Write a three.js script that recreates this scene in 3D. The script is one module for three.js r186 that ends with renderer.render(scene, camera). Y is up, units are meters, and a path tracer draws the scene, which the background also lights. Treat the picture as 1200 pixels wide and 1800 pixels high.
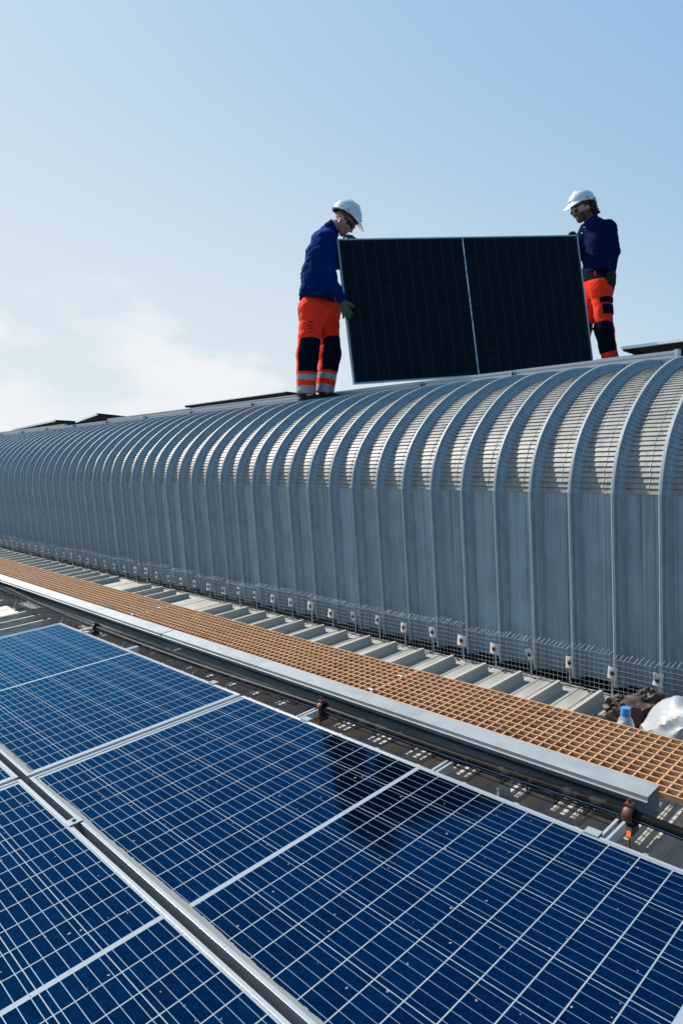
import * as THREE from 'three';
import { mergeGeometries, toCreasedNormals, mergeVertices } from 'three/addons/utils/BufferGeometryUtils.js';
import { RoundedBoxGeometry } from 'three/addons/geometries/RoundedBoxGeometry.js';

// ------------------------------------------------------------ camera, sky, sun, exposure
const scene = new THREE.Scene();
const camera = new THREE.PerspectiveCamera(73.96, 682 / 1024, 0.05, 6000);
const EYE = new THREE.Vector3(2.3886, 0.9675, 1.7166);
const FWD = new THREE.Vector3(-0.71791, -0.05764, -0.69374).normalize();
camera.position.copy(EYE);
camera.lookAt(EYE.clone().add(FWD));
camera.updateMatrixWorld();
const SUN = new THREE.Vector3(-1, 0.98, 0.11).normalize();
const renderer = new THREE.WebGLRenderer({ antialias: true });
renderer.toneMapping = THREE.LinearToneMapping;
renderer.toneMappingExposure = 1.6;
renderer.shadowMap.enabled = true;

// ------------------------------------------------------------ seeded noise
let seed = 12345;
const rnd = () => { seed = (seed * 1664525 + 1013904223) >>> 0; return seed / 4294967296; };
const rr = (a, b) => a + (b - a) * rnd();
function h3(x, y, z) { let n = (x * 374761393 + y * 668265263 + z * 2147483647) | 0; n = Math.imul(n ^ (n >>> 13), 1274126177); n ^= n >>> 16; n = Math.imul(n, 2246822519); return ((n ^ (n >>> 15)) >>> 0) / 4294967296; }
function vn(x, y, z) {
  const X = Math.floor(x), Y = Math.floor(y), Z = Math.floor(z); let u = x - X, v = y - Y, w = z - Z;
  u = u * u * (3 - 2 * u); v = v * v * (3 - 2 * v); w = w * w * (3 - 2 * w);
  const l = (a, b, t) => a + (b - a) * t;
  return l(l(l(h3(X, Y, Z), h3(X + 1, Y, Z), u), l(h3(X, Y + 1, Z), h3(X + 1, Y + 1, Z), u), v),
    l(l(h3(X, Y, Z + 1), h3(X + 1, Y, Z + 1), u), l(h3(X, Y + 1, Z + 1), h3(X + 1, Y + 1, Z + 1), u), v), w);
}
function fbm(x, y, z, o = 4) { let s = 0, a = 0.5, t = 0; for (let i = 0; i < o; i++) { s += a * vn(x, y, z); t += a; a *= 0.5; x = x * 2.03 + 17.1; y = y * 2.03 + 5.7; z = z * 2.03 + 9.2; } return s / t; }
const clamp = (x, a = 0, b = 1) => Math.min(b, Math.max(a, x));
const sst = (a, b, x) => { const t = clamp((x - a) / (b - a)); return t * t * (3 - 2 * t); };

// ------------------------------------------------------------ sky (air and low clouds only)
{
  const W = 2048, H = 1024, d = new Float32Array(W * H * 4);
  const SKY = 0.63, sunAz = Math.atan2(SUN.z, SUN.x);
  for (let j = 0; j < H; j++) {
    const el = ((j + 0.5) / H - 0.5) * Math.PI, sy = Math.sin(el), cy = Math.cos(el);
    for (let i = 0; i < W; i++) {
      const az = ((i + 0.5) / W - 0.5) * 2 * Math.PI;
      const x = Math.cos(az) * cy, z = Math.sin(az) * cy;
      const cs = x * SUN.x + sy * SUN.y + z * SUN.z;
      const e = Math.max(0, sy);
      const t = Math.pow(1 - e, 3.2);                       // towards the horizon
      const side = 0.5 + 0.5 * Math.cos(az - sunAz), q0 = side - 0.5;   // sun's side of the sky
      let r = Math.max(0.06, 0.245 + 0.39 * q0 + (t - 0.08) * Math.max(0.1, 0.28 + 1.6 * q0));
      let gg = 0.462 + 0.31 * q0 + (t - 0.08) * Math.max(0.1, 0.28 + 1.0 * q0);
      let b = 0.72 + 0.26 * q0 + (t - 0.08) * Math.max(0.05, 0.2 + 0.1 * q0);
      const k = 0.16 * Math.pow(Math.max(0, cs), 6) + 0.2 * Math.pow(Math.max(0, cs), 40);
      r += k * 0.95; gg += k * 0.85; b += k * 0.6;
      const soft = (c, m) => (c < m - 0.2 ? c : m - 0.2 * Math.exp(-(c - m + 0.2) / 0.2)); r = soft(r, 0.74); gg = soft(gg, 0.84); b = soft(b, 0.93);
      // low cumulus bank
      const cx = az * 5.0, cyy = el * 13;
      const wx = 0.7 * (fbm(cx * 0.8, cyy * 0.8, 9.1, 3) - 0.5), n = fbm(cx * 1.25 + 3.1 + wx, cyy * 1.15 + wx, 1.7, 7);
      const top = 0.205 + 0.15 * (fbm(az * 3.1 + 8.3, 4.2, 0.3, 3) - 0.5) * 2;
      const c = sst(0.405, 0.63, n + 0.42 * (top - el) / 0.2 - 0.12) * sst(0.36, 0.16, el) * sst(0.45, 0.78, side) * 0.72;
      if (el > -0.05 && c > 0) { const w = 0.84 + 0.14 * n; r += (w - r) * c; gg += (w * 1.005 - gg) * c; b += (w * 1.02 - b) * c; }
      if (el < -0.02) { const q = sst(-0.02, -0.12, el); r += (0.22 - r) * q; gg += (0.23 - gg) * q; b += (0.24 - b) * q; }
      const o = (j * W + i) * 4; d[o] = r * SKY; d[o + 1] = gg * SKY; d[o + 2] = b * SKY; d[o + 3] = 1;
    }
  }
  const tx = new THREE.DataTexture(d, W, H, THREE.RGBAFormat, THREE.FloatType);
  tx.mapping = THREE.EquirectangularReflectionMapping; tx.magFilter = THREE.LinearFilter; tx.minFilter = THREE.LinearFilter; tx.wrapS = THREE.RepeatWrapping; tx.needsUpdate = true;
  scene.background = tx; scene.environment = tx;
}
const sun = new THREE.DirectionalLight(new THREE.Color().setRGB(1, 0.94, 0.84), 5.0);
sun.position.copy(SUN).multiplyScalar(30); sun.target.position.set(0, 0, -1);
sun.castShadow = true; sun.shadow.mapSize.set(4096, 4096);
Object.assign(sun.shadow.camera, { left: -14, right: 14, top: 14, bottom: -14, near: 1, far: 70 });
scene.add(sun, sun.target);

// ------------------------------------------------------------ helpers
const SL = THREE.MathUtils.degToRad(5.12);                       // fall of the roof
const CS = Math.cos(SL), SN = Math.sin(SL);
const roofToWorld = (x, y, z) => new THREE.Vector3(x, CS * y - SN * z, SN * y + CS * z);
const used = {};
function numbered(n) { n = n.replace(/_\d{3}$/, ''); if (!(n in used)) { used[n] = 0; return n; } used[n]++; return n + '_' + String(used[n]).padStart(3, '0'); }
function tag(o, label, category, group) { o.userData.label = label; o.userData.category = category; if (group) o.userData.group = group; return o; }
function onRoof(name, [x, y, z], label, category, group) {        // a thing that follows the slope of the roof
  const g = new THREE.Group(); g.name = numbered(name); g.rotation.x = SL; g.position.copy(roofToWorld(x, y, z)); scene.add(g);
  if (label) tag(g, label, category, group);
  return g;
}
function part(parent, name, geo, mat, pos, label) {
  const m = new THREE.Mesh(geo, mat); m.name = name; m.castShadow = m.receiveShadow = true;
  if (pos) m.position.set(...pos);
  if (label) m.userData.label = label;
  parent.add(m); return m;
}
const box = (w, h, d, x = 0, y = 0, z = 0) => new THREE.BoxGeometry(w, h, d).translate(x, y, z);
function boxUV(w, h, d, x = 0, y = 0, z = 0) {                    // box with uv in metres
  const g = new THREE.BoxGeometry(w, h, d), p = g.attributes.position, n = g.attributes.normal, uv = g.attributes.uv;
  for (let i = 0; i < p.count; i++) {
    const nx = Math.abs(n.getX(i)), ny = Math.abs(n.getY(i));
    const a = nx > 0.5 ? p.getZ(i) : p.getX(i), b = ny > 0.5 ? p.getZ(i) : p.getY(i);
    uv.setXY(i, a + x, b + y + z);
  }
  return g.translate(x, y, z);
}
function bar(a, b, w, h = w) {                                    // square bar between two points
  const A = new THREE.Vector3(...a), B = new THREE.Vector3(...b), L = A.distanceTo(B);
  const g = new THREE.BoxGeometry(w, h, L), q = new THREE.Matrix4().lookAt(B, A, Math.abs(B.y - A.y) / L > 0.95 ? new THREE.Vector3(0, 0, 1) : new THREE.Vector3(0, 1, 0));
  return g.applyMatrix4(q).translate((A.x + B.x) / 2, (A.y + B.y) / 2, (A.z + B.z) / 2);
}
function tube(pts, r, seg = 40, rad = 8) { return new THREE.TubeGeometry(new THREE.CatmullRomCurve3(pts.map((p) => new THREE.Vector3(...p))), seg, r, rad, false); }
const flat = (g) => { const q = g.index ? g.toNonIndexed() : g; q.computeVertexNormals(); return q; };
const merge = (l) => mergeGeometries(l.map((g) => { const q = g.index ? g.toNonIndexed() : g; for (const k of Object.keys(q.attributes)) if (!['position', 'normal', 'uv'].includes(k)) q.deleteAttribute(k); if (!q.attributes.uv) q.setAttribute('uv', new THREE.BufferAttribute(new Float32Array(q.attributes.position.count * 2), 2)); return q; }));
function extrudeX(profile, x0, x1) {                              // profile of [z, y] points, closed, along x
  const s = new THREE.Shape(profile.map(([z, y]) => new THREE.Vector2(-z, y)));
  const g = new THREE.ExtrudeGeometry(s, { depth: x1 - x0, bevelEnabled: false });
  g.rotateY(Math.PI / 2); g.translate(x0, 0, 0); return g;
}
const lin = (r, g, b) => new THREE.Color().setRGB(r, g, b);
function tex(w, h, fn, { srgb = true, rep = true } = {}) {        // fn(u, v, i, j) -> linear r, g, b
  const d = new Uint8Array(w * h * 4), en = (c) => (c <= 0.0031308 ? 12.92 * c : 1.055 * Math.pow(c, 1 / 2.4) - 0.055);
  for (let j = 0; j < h; j++) for (let i = 0; i < w; i++) {
    const c = fn((i + 0.5) / w, (j + 0.5) / h, i, j), o = (j * w + i) * 4;
    for (let k = 0; k < 3; k++) d[o + k] = Math.round(255 * clamp(srgb ? en(c[k]) : c[k]));
    d[o + 3] = 255;
  }
  const t = new THREE.DataTexture(d, w, h); if (srgb) t.colorSpace = THREE.SRGBColorSpace;
  t.magFilter = THREE.LinearFilter; t.minFilter = THREE.LinearMipmapLinearFilter; t.generateMipmaps = true;
  if (rep) t.wrapS = t.wrapT = THREE.RepeatWrapping; t.needsUpdate = true; return t;
}
const std = (o) => new THREE.MeshStandardMaterial(o);
const phy = (o) => new THREE.MeshPhysicalMaterial(o);
// noise that wraps on the unit square
const wrapN = (u, v, fu, fv, o, s = 0) => { const a = fbm(u * fu, v * fv, s, o), b = fbm((u - 1) * fu, v * fv, s, o), c = fbm(u * fu, (v - 1) * fv, s, o), d = fbm((u - 1) * fu, (v - 1) * fv, s, o); const x = sst(0.7, 1, u), y = sst(0.7, 1, v); return (a * (1 - x) + b * x) * (1 - y) + (c * (1 - x) + d * x) * y; };

// ------------------------------------------------------------ materials
const wallMats = [0, 1, 2, 3].map((k) => std({
  map: tex(256, 512, (u, v) => {
    const streak = fbm(u * 46, v * 1.6 + 3 * k, k * 7.1, 4), fine = fbm(u * 120, v * 5, 3 + k, 2), blot = fbm(u * 5, v * 7, 11 + k, 4), spot = sst(0.80, 0.86, vn(u * 55, v * 110, 20 + k));
    let s = 0.325 + 0.20 * (streak - 0.5) + 0.07 * (fine - 0.5) + 0.12 * (blot - 0.5); s *= 1 - 0.15 * spot;
    const low = sst(0.22, 0.0, v) * 0.06 * blot;
    const tn = [1.0, 0.91, 1.07, 0.96][k], run = sst(0.60, 0.74, fbm(u * 22, v * 0.8 + k * 5, 40 + k, 3)) * sst(0.45, 1.0, v) * 0.28; s *= tn * (1 - run);
    return [s * 0.76 - low, s * 1.0 - low, s * 1.18 - low];
  }), metalness: 0.35, roughness: 0.5 + 0.02 * k, bumpMap: tex(64, 128, (u, v) => { const s = fbm(u * 3, v * 5, k * 3.3, 3); return [s, s, s]; }, { srgb: false }), bumpScale: 0.006,
}));
const crimpMats = [0, 1, 2].map((k) => std({
  map: tex(128, 512, (u, v) => {
    const blot = fbm(u * 4, v * 18, k * 5 + 2, 4), grime = sst(0.55, 0.8, fbm(u * 9, v * 60, k + 31, 3));
    const s = 0.255 + 0.10 * (blot - 0.5); const q = s * (1 - 0.28 * grime);
    return [q * 1.0, q * 1.0, q * 0.94];
  }), metalness: 0.1, roughness: 0.6,
}));
const ribMat = std({ map: tex(64, 512, (u, v) => { const s = 0.28 + 0.10 * (fbm(u * 4, v * 30, 4, 4) - 0.5) + 0.06 * (fbm(u * 20, v * 4, 9, 2) - 0.5); return [s * 0.80, s * 0.97, s * 1.10]; }), metalness: 0.2, roughness: 0.6 });
const panTex = tex(256, 1024, (u, v) => {
  const a = fbm(u * 5, v * 16, 1.1, 5), st = fbm(u * 60, v * 3, 8, 3), dirt = sst(0.62, 0.8, fbm(u * 18, v * 50, 5, 3));
  let s = 0.36 + 0.12 * (a - 0.5) + 0.06 * (st - 0.5); s *= 1 - 0.35 * dirt;
  const edge = sst(0.09, 0.0, v) * 0.6 * fbm(u * 12, v * 40, 2, 3); s *= 1 - edge;
  return [s * 1.0, s * 0.99, s * 0.93];
});
const panMat = std({ map: panTex, metalness: 0.12, roughness: 0.62 });
const galvTex = tex(512, 512, (u, v) => { const sp = wrapN(u, v, 26, 26, 3, 1), l = wrapN(u, v, 5, 5, 4, 7); const s = 0.45 + 0.12 * (sp - 0.5) + 0.14 * (l - 0.5); return [s * 0.93, s * 1.0, s * 1.05]; });
const galvMat = std({ map: galvTex, metalness: 0.55, roughness: 0.42 });
const aluMat = std({ color: lin(0.36, 0.385, 0.41), metalness: 0.35, roughness: 0.34, roughnessMap: tex(128, 128, (u, v) => { const s = 0.7 + 0.6 * (wrapN(u, v, 9, 9, 4, 3) - 0.5); return [s, s, s]; }, { srgb: false }) });
const railMat = std({ color: lin(0.42, 0.45, 0.48), metalness: 0.3, roughness: 0.45 });
const frpTop = std({ map: tex(256, 256, (u, v) => { const a = wrapN(u, v, 7, 7, 4, 2), b = wrapN(u, v, 60, 60, 2, 5); const s = 0.9 + 0.25 * (a - 0.5) + 0.22 * (b - 0.5); return [0.62 * s, 0.38 * s, 0.20 * s]; }), roughness: 0.75 });
const frpSide = [0, 1, 2].map((k) => std({ map: tex(256, 64, (u, v) => { const a = wrapN(u, v, 14, 5, 4, 2 + k), b = wrapN(u, v, 60, 16, 2, 5 + k); const dirt = sst(0.56, 0.74, wrapN(u, v, 9, 3, 3, 12 + k)) * 0.4, s = ([0.97, 0.88, 1.03][k] + 0.4 * (a - 0.5) + 0.25 * (b - 0.5)) * (1 - dirt); return [(0.46 - 0.03 * k) * s, (0.252 - 0.02 * k) * s, 0.118 * s]; }), roughness: 0.75 }));
const blackPipe = phy({ map: tex(512, 64, (u, v) => { const d = wrapN(u, v, 30, 4, 4, 2), q = sst(0.5, 0.75, d); const s = 0.006 + 0.022 * q * q; return [s, s * 1.05, s * 1.12]; }), specularIntensity: 0.12, roughness: 0.42 });
const bluePlastic = std({ color: lin(0.02, 0.11, 0.30), roughness: 0.5 });
const blackRubber = std({ color: lin(0.012, 0.012, 0.013), roughness: 0.6 });
const rustClamp = std({ map: tex(64, 64, (u, v) => { const a = fbm(u * 9, v * 9, 3, 4); return [0.055 + 0.05 * a, 0.016 + 0.012 * a, 0.011]; }), roughness: 0.55 });
const orangePaint = std({ color: lin(0.75, 0.13, 0.02), roughness: 0.6 });
const wireMat = std({ color: lin(0.34, 0.38, 0.40), metalness: 0.4, roughness: 0.45 });
const plateMat = std({ map: tex(128, 128, (u, v) => {
  const dx = u - 0.5 + 0.05 * (fbm(v * 5, 1, 2, 3) - 0.5), dy = v - 0.5, s = 0.52 + 0.2 * (fbm(u * 5, v * 5, 3, 4) - 0.5);
  const w = 0.17 + 0.06 * fbm(v * 9, 3, 3, 2);
  const run = dy < 0.05 ? sst(w, w * 0.3, Math.abs(dx)) * sst(-0.45, -0.05, dy) : 0, ring = sst(0.32, 0.16, Math.hypot(dx * 0.8, dy)), k = clamp(0.85 * run + ring) * (0.6 + 0.5 * fbm(u * 20, v * 20, 1, 2));
  return [s * 0.96 + (0.34 - s) * k, s * 1.0 + (0.12 - s) * k, s * 1.01 + (0.03 - s) * k];
}, { rep: false }), roughness: 0.55 });
const screwMat = std({ color: lin(0.03, 0.018, 0.012), roughness: 0.7, metalness: 0.4 });
const debrisMat = std({ color: lin(0.02, 0.018, 0.014), roughness: 0.95 });
const busbar = (v) => sst(0.0080, 0.0040, Math.abs(((v * 5) % 1) - 0.5) / 5) * 0.85;
const cellSurface = tex(16, 320, (u, v) => { const m = busbar(v); return [0, 0.085 + 0.45 * m, 0.92 * (1 - m)]; }, { srgb: false, rep: false });   // glossy coated silicon, matt ribbons
const polyMats = [0, 1, 2, 3, 4].map((k) => phy({
  map: tex(160, 320, (u, v) => {
    let best = 9, id = 0; const X = u * 9, Y = v * 18;
    for (let a = -1; a < 2; a++) for (let b = -1; b < 2; b++) { const gx = Math.floor(X) + a, gy = Math.floor(Y) + b, px = gx + h3(gx, gy, k), py = gy + h3(gx, gy, k + 50), d = (px - X) ** 2 + (py - Y) ** 2; if (d < best) { best = d; id = h3(gx, gy, k + 99); } }
    const s = 0.74 + 0.45 * id + 0.05 * (k - 2), m = busbar(v), c = [0.0008 * s, 0.0235 * s, 0.080 * s];
    return [c[0] + (0.14 - c[0]) * m, c[1] + (0.185 - c[1]) * m, c[2] + (0.25 - c[2]) * m];
  }, { rep: false }), roughness: 1, roughnessMap: cellSurface, metalness: 1, metalnessMap: cellSurface, specularColor: lin(0.36, 0.70, 1.0),
}));
const sheetMat = phy({ color: lin(0.23, 0.27, 0.31), roughness: 0.6, specularIntensity: 0.2, clearcoat: 0.3, clearcoatRoughness: 0.05 });
const dustMat = std({ color: lin(0.16, 0.17, 0.17), roughness: 0.95 });
const monoMats = [0, 1].map((k) => phy({
  map: tex(128, 256, (u, v) => {
    const s = 0.8 + 0.4 * fbm(u * 2, v * 2, k * 4, 2); let c = [0.0012 * s, 0.0014 * s, 0.0032 * s];
    const f = Math.abs(((v * 11) % 1) - 0.5) / 11, m = sst(0.006, 0.0035, f); const end = sst(0.045, 0.02, Math.min(u, 1 - u));
    const a = m * (0.10 + 0.75 * end); c = c.map((x, i) => x + ([0.30, 0.34, 0.40][i] - x) * a * (0.5 + 0.5 * k)); return c;
  }, { rep: false }), roughness: 0.5, clearcoat: 0.2, clearcoatRoughness: 0.03, specularIntensity: 0.05,
}));
const monoSheet = phy({ color: lin(0.012, 0.015, 0.02), roughness: 0.6, specularIntensity: 0.1, clearcoat: 0.2, clearcoatRoughness: 0.04 });
const whiteFrame = std({ color: lin(0.74, 0.76, 0.78), roughness: 0.5 });
const backMat = std({ color: lin(0.50, 0.51, 0.52), roughness: 0.7 });
const darkBack = phy({ color: lin(0.015, 0.017, 0.02), roughness: 1, specularIntensity: 0.1 });

// ------------------------------------------------------------ ground and roof
{
  const g = new THREE.PlaneGeometry(5000, 5000); g.rotateX(-Math.PI / 2);
  const m = new THREE.Mesh(g, std({ color: lin(0.20, 0.20, 0.18), roughness: 0.95 })); m.name = 'ground'; m.position.y = -8; m.userData.kind = 'structure'; m.receiveShadow = true; scene.add(m);
}
const PITCH = 0.2143, PAN_Y = -0.22, SEAM0 = 0.975, RIB0 = 1.209;
const roof = new THREE.Group(); roof.name = 'metal_roof'; roof.rotation.x = SL; roof.userData.kind = 'structure'; scene.add(roof);
part(roof, 'roof_deck', box(24, 0.05, 7.5, -6.5, PAN_Y - 0.06, 2.15), darkBack);
{
  const z0 = -1.425, z1 = 5.6, zc = (z0 + z1) / 2, L = z1 - z0;
  const skip = new Set([15, 16, 21, 22]);
  // a roof pan: flat sheet with two fine stiffening lines
  const panGeo = (w) => {
    const xs = [-w / 2, -w / 6 - 0.006, -w / 6, -w / 6 + 0.006, w / 6 - 0.006, w / 6, w / 6 + 0.006, w / 2], ys = [0, 0, 0.0035, 0, 0, 0.0035, 0, 0], pos = [], uv = [];
    for (let i = 0; i < 7; i++) {
      const q = [[xs[i], ys[i], z1], [xs[i + 1], ys[i + 1], z1], [xs[i + 1], ys[i + 1], z0], [xs[i], ys[i], z1], [xs[i + 1], ys[i + 1], z0], [xs[i], ys[i], z0]];
      for (const [x, y, z] of q) { pos.push(x, y, z); uv.push(x / w + 0.5, (z - z0) / L); }
    }
    const g = new THREE.BufferGeometry(); g.setAttribute('position', new THREE.Float32BufferAttribute(pos, 3)); g.setAttribute('uv', new THREE.Float32BufferAttribute(uv, 2)); g.computeVertexNormals(); return g;
  };
  const seamEnd = -1.335;
  const seamShape = new THREE.Shape([[-0.022, 0], [-0.008, 0.050], [0.008, 0.050], [0.0105, 0.029], [0.015, 0.025], [0.020, 0]].map(([a, b]) => new THREE.Vector2(a, b)));
  const seamGeo = new THREE.ExtrudeGeometry(seamShape, { depth: z1 - seamEnd, bevelEnabled: false }).translate(0, 0, seamEnd);
  { const p = seamGeo.attributes.position, uv = seamGeo.attributes.uv; for (let i = 0; i < p.count; i++) uv.setXY(i, p.getX(i) * 8 + p.getY(i) * 6, p.getZ(i) / L + 0.25); }
  const panG = {}; let left = null;
  const seams = []; for (let k = -6; k < 74; k++) if (!skip.has(k)) seams.push(SEAM0 - PITCH * k);
  for (let i = 0; i + 1 < seams.length; i++) {
    const w = +(seams[i] - seams[i + 1]).toFixed(4); panG[w] ??= panGeo(w);
    part(roof, numbered('roof_pan'), panG[w], panMat, [(seams[i] + seams[i + 1]) / 2, PAN_Y + rr(-0.0015, 0.0015), 0]);
  }
  for (const x of seams) { const s = part(roof, numbered('roof_seam'), seamGeo, panMat, [x, PAN_Y - 0.003, 0]); s.scale.y = rr(0.97, 1.03); }
}

// ------------------------------------------------------------ the curved standing-seam wall and upper roof
// outer line of the cladding in the plane across the wall: [z, y] of the rib tops
const curve = new THREE.CatmullRomCurve3([[-1.45, 0.55], [-1.45, 0.74], [-1.485, 0.88], [-1.555, 1.005], [-1.655, 1.11], [-1.79, 1.21], [-1.97, 1.305], [-2.19, 1.375], [-2.43, 1.403], [-2.66, 1.405]].map(([z, y]) => new THREE.Vector3(0, y, z)), false, 'centripetal');
const RIBH = 0.050;
const arc = (() => {
  const dense = curve.getPoints(1200).filter((p) => p.y >= 0.7399 || p.z < -1.5), out = []; let s = 0; const S = [0];
  for (let i = 1; i < dense.length; i++) { s += dense[i].distanceTo(dense[i - 1]); S.push(s); }
  const at = (t) => { let i = 1; while (i < S.length - 1 && S[i] < t) i++; const f = (t - S[i - 1]) / (S[i] - S[i - 1]), a = dense[i - 1], b = dense[i]; const p = a.clone().lerp(b, f), d = b.clone().sub(a).normalize(); return { y: p.y, z: p.z, ny: -d.z, nz: d.y }; };   // outward normal
  return { len: s, at };
})();
const vault = onRoof('curved_roof_building', [0, 0, 0], 'long grey metal building with ribbed wall that curves over into its roof', 'building');
const RIBS = []; for (let k = -3; k < 72; k++) RIBS.push(RIB0 - PITCH * k);
{
  const STEP = 0.0285, N = Math.floor((arc.len - 0.08) / STEP);
  const rows = [];                                               // [s, lift]
  for (let i = 0; i < N; i++) { const s = 0.004 + i * STEP; rows.push([s, 0.0065], [s + STEP * 0.82, 0.002], [s + STEP * 0.86, -0.001], [s + STEP * 0.999, -0.001]); }
  const endS = 0.004 + N * STEP;
  function grid(cols, rws, place) {                              // flat shaded sheet
    const pos = [], uv = [];
    for (let j = 0; j + 1 < rws.length; j++) for (let i = 0; i + 1 < cols.length; i++) {
      const P = [[i, j], [i + 1, j], [i + 1, j + 1], [i, j], [i + 1, j + 1], [i, j + 1]];
      for (const [a, b] of P) { const q = place(cols[a], rws[b], a, b); pos.push(q[0], q[1], q[2]); uv.push(q[3], q[4]); }
    }
    const g = new THREE.BufferGeometry(); g.setAttribute('position', new THREE.Float32BufferAttribute(pos, 3)); g.setAttribute('uv', new THREE.Float32BufferAttribute(uv, 2)); g.computeVertexNormals(); return g;
  }
  const w = PITCH, c0 = 0.020;                                   // pan columns between rib feet
  const crimpVariants = [0, 1, 2].map((k) => {
    const cols = [0.022, 0.066, 0.070, 0.074, 0.140, 0.144, 0.148, 0.192].map((x, i) => [x, i === 2 || i === 5 ? 0.0020 : 0]);
    return grid(cols, rows, ([x, up], [s, lift], a, b) => {
      const q = arc.at(Math.min(s, arc.len - 1e-4)), jit = (h3(b >> 2, a > 3 ? 1 : 0, k) - 0.5) * 0.004;
      const dx = a > 0 && a < 7 ? (h3(b >> 2, a > 3 ? 7 : 3, k + 9) - 0.5) * 0.007 : 0;
      const o = -RIBH + lift + up * (b % 4 < 2 ? 1 : 0.3) + jit * 0.35;
      return [x + dx, q.y + q.ny * o, q.z + q.nz * o, x / w, s / 1.6];
    });
  });
  const ribSec = [[-0.024, 0], [-0.0115, RIBH - 0.0052], [-0.0060, RIBH], [0.0052, RIBH], [0.0125, RIBH * 0.56], [0.0230, RIBH * 0.44], [0.040, 0]];
  const ribGeo = (() => {
    const rws = [[-0.935, 0, 1], [-0.02, 0, 1]]; for (const [s, l] of rows) rws.push([s, l, 0]); rws.push([arc.len - 0.001, 0, 0]);
    return grid(ribSec, rws, ([x, h], [s, lift, straight], a) => {
      const q = s < 0 ? { y: 0.74 + s, z: -1.45, ny: 0, nz: 1 } : arc.at(s);
      const side = a === 4 || a === 5 ? 1 : 0;
      const xo = straight ? 0 : (a >= 4 ? 1 : a === 0 ? -1 : 0) * lift * 0.6 * (side || 0.6);
      const o = h - RIBH; return [x + xo, q.y + q.ny * o, q.z + q.nz * o, (x + 0.03) * 12, s / 1.7];
    });
  })();
  const wallVariants = [0, 1].map((k) => {
    const cols = k ? [[0.026, 0], [0.05, 0], [0.053, 0.0028], [0.057, 0], [0.098, 0], [0.101, 0.0022], [0.104, 0], [0.148, 0], [0.152, 0.0028], [0.156, 0], [0.19, 0]] : [[0.026, 0], [0.046, 0], [0.049, 0.003], [0.053, 0], [0.105, 0], [0.108, 0.002], [0.111, 0], [0.165, 0], [0.168, 0.0028], [0.172, 0], [0.19, 0]];
    return grid(cols, [[-0.190], [0.742]], ([x, up], [y]) => [x, y, -1.45 - RIBH + up, x / w, (y + 0.190) / 0.932]);
  });
  RIBS.forEach((x, i) => {
    part(vault, numbered('rib'), ribGeo, ribMat, [x + rr(-0.002, 0.002), 0, 0]);
    part(vault, numbered('wall_panel'), wallVariants[i % 2], wallMats[(i * 7 + (i >> 2)) % 4], [x, 0, rr(-0.002, 0.002)]);
    part(vault, numbered('curved_panel'), crimpVariants[(i * 5) % 3], crimpMats[(i * 2 + (i >> 1)) % 3], [x, 0, 0]);
  });
  const xL = RIBS[RIBS.length - 1] - 0.1, xR = RIBS[0] + 0.25, xm = (xL + xR) / 2, xw = xR - xL;
  const e = arc.at(endS - 0.02);
  part(vault, 'ridge_flashing', box(xw, 0.058, 0.003, xm, e.y - RIBH / 2 - 0.004, e.z - 0.012), ribMat);
  part(vault, 'ridge_cap', box(xw, 0.004, 0.5, xm, e.y - 0.007, e.z - 0.262), ribMat);
  // upper deck behind the crest, falling gently away
  const deck = box(xw, 0.05, 6, 0, 0, -3); deck.rotateX(-THREE.MathUtils.degToRad(7.5)); deck.translate(xm, e.y - 0.035, e.z - 0.45);
  part(vault, 'upper_deck', deck, panMat);
  part(vault, 'added_light_block', box(xw, 6.9, 1.0, xm, -2.75, -2.06), darkBack);  // unseen dark box added inside to keep sun out of the foot gap
}

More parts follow.
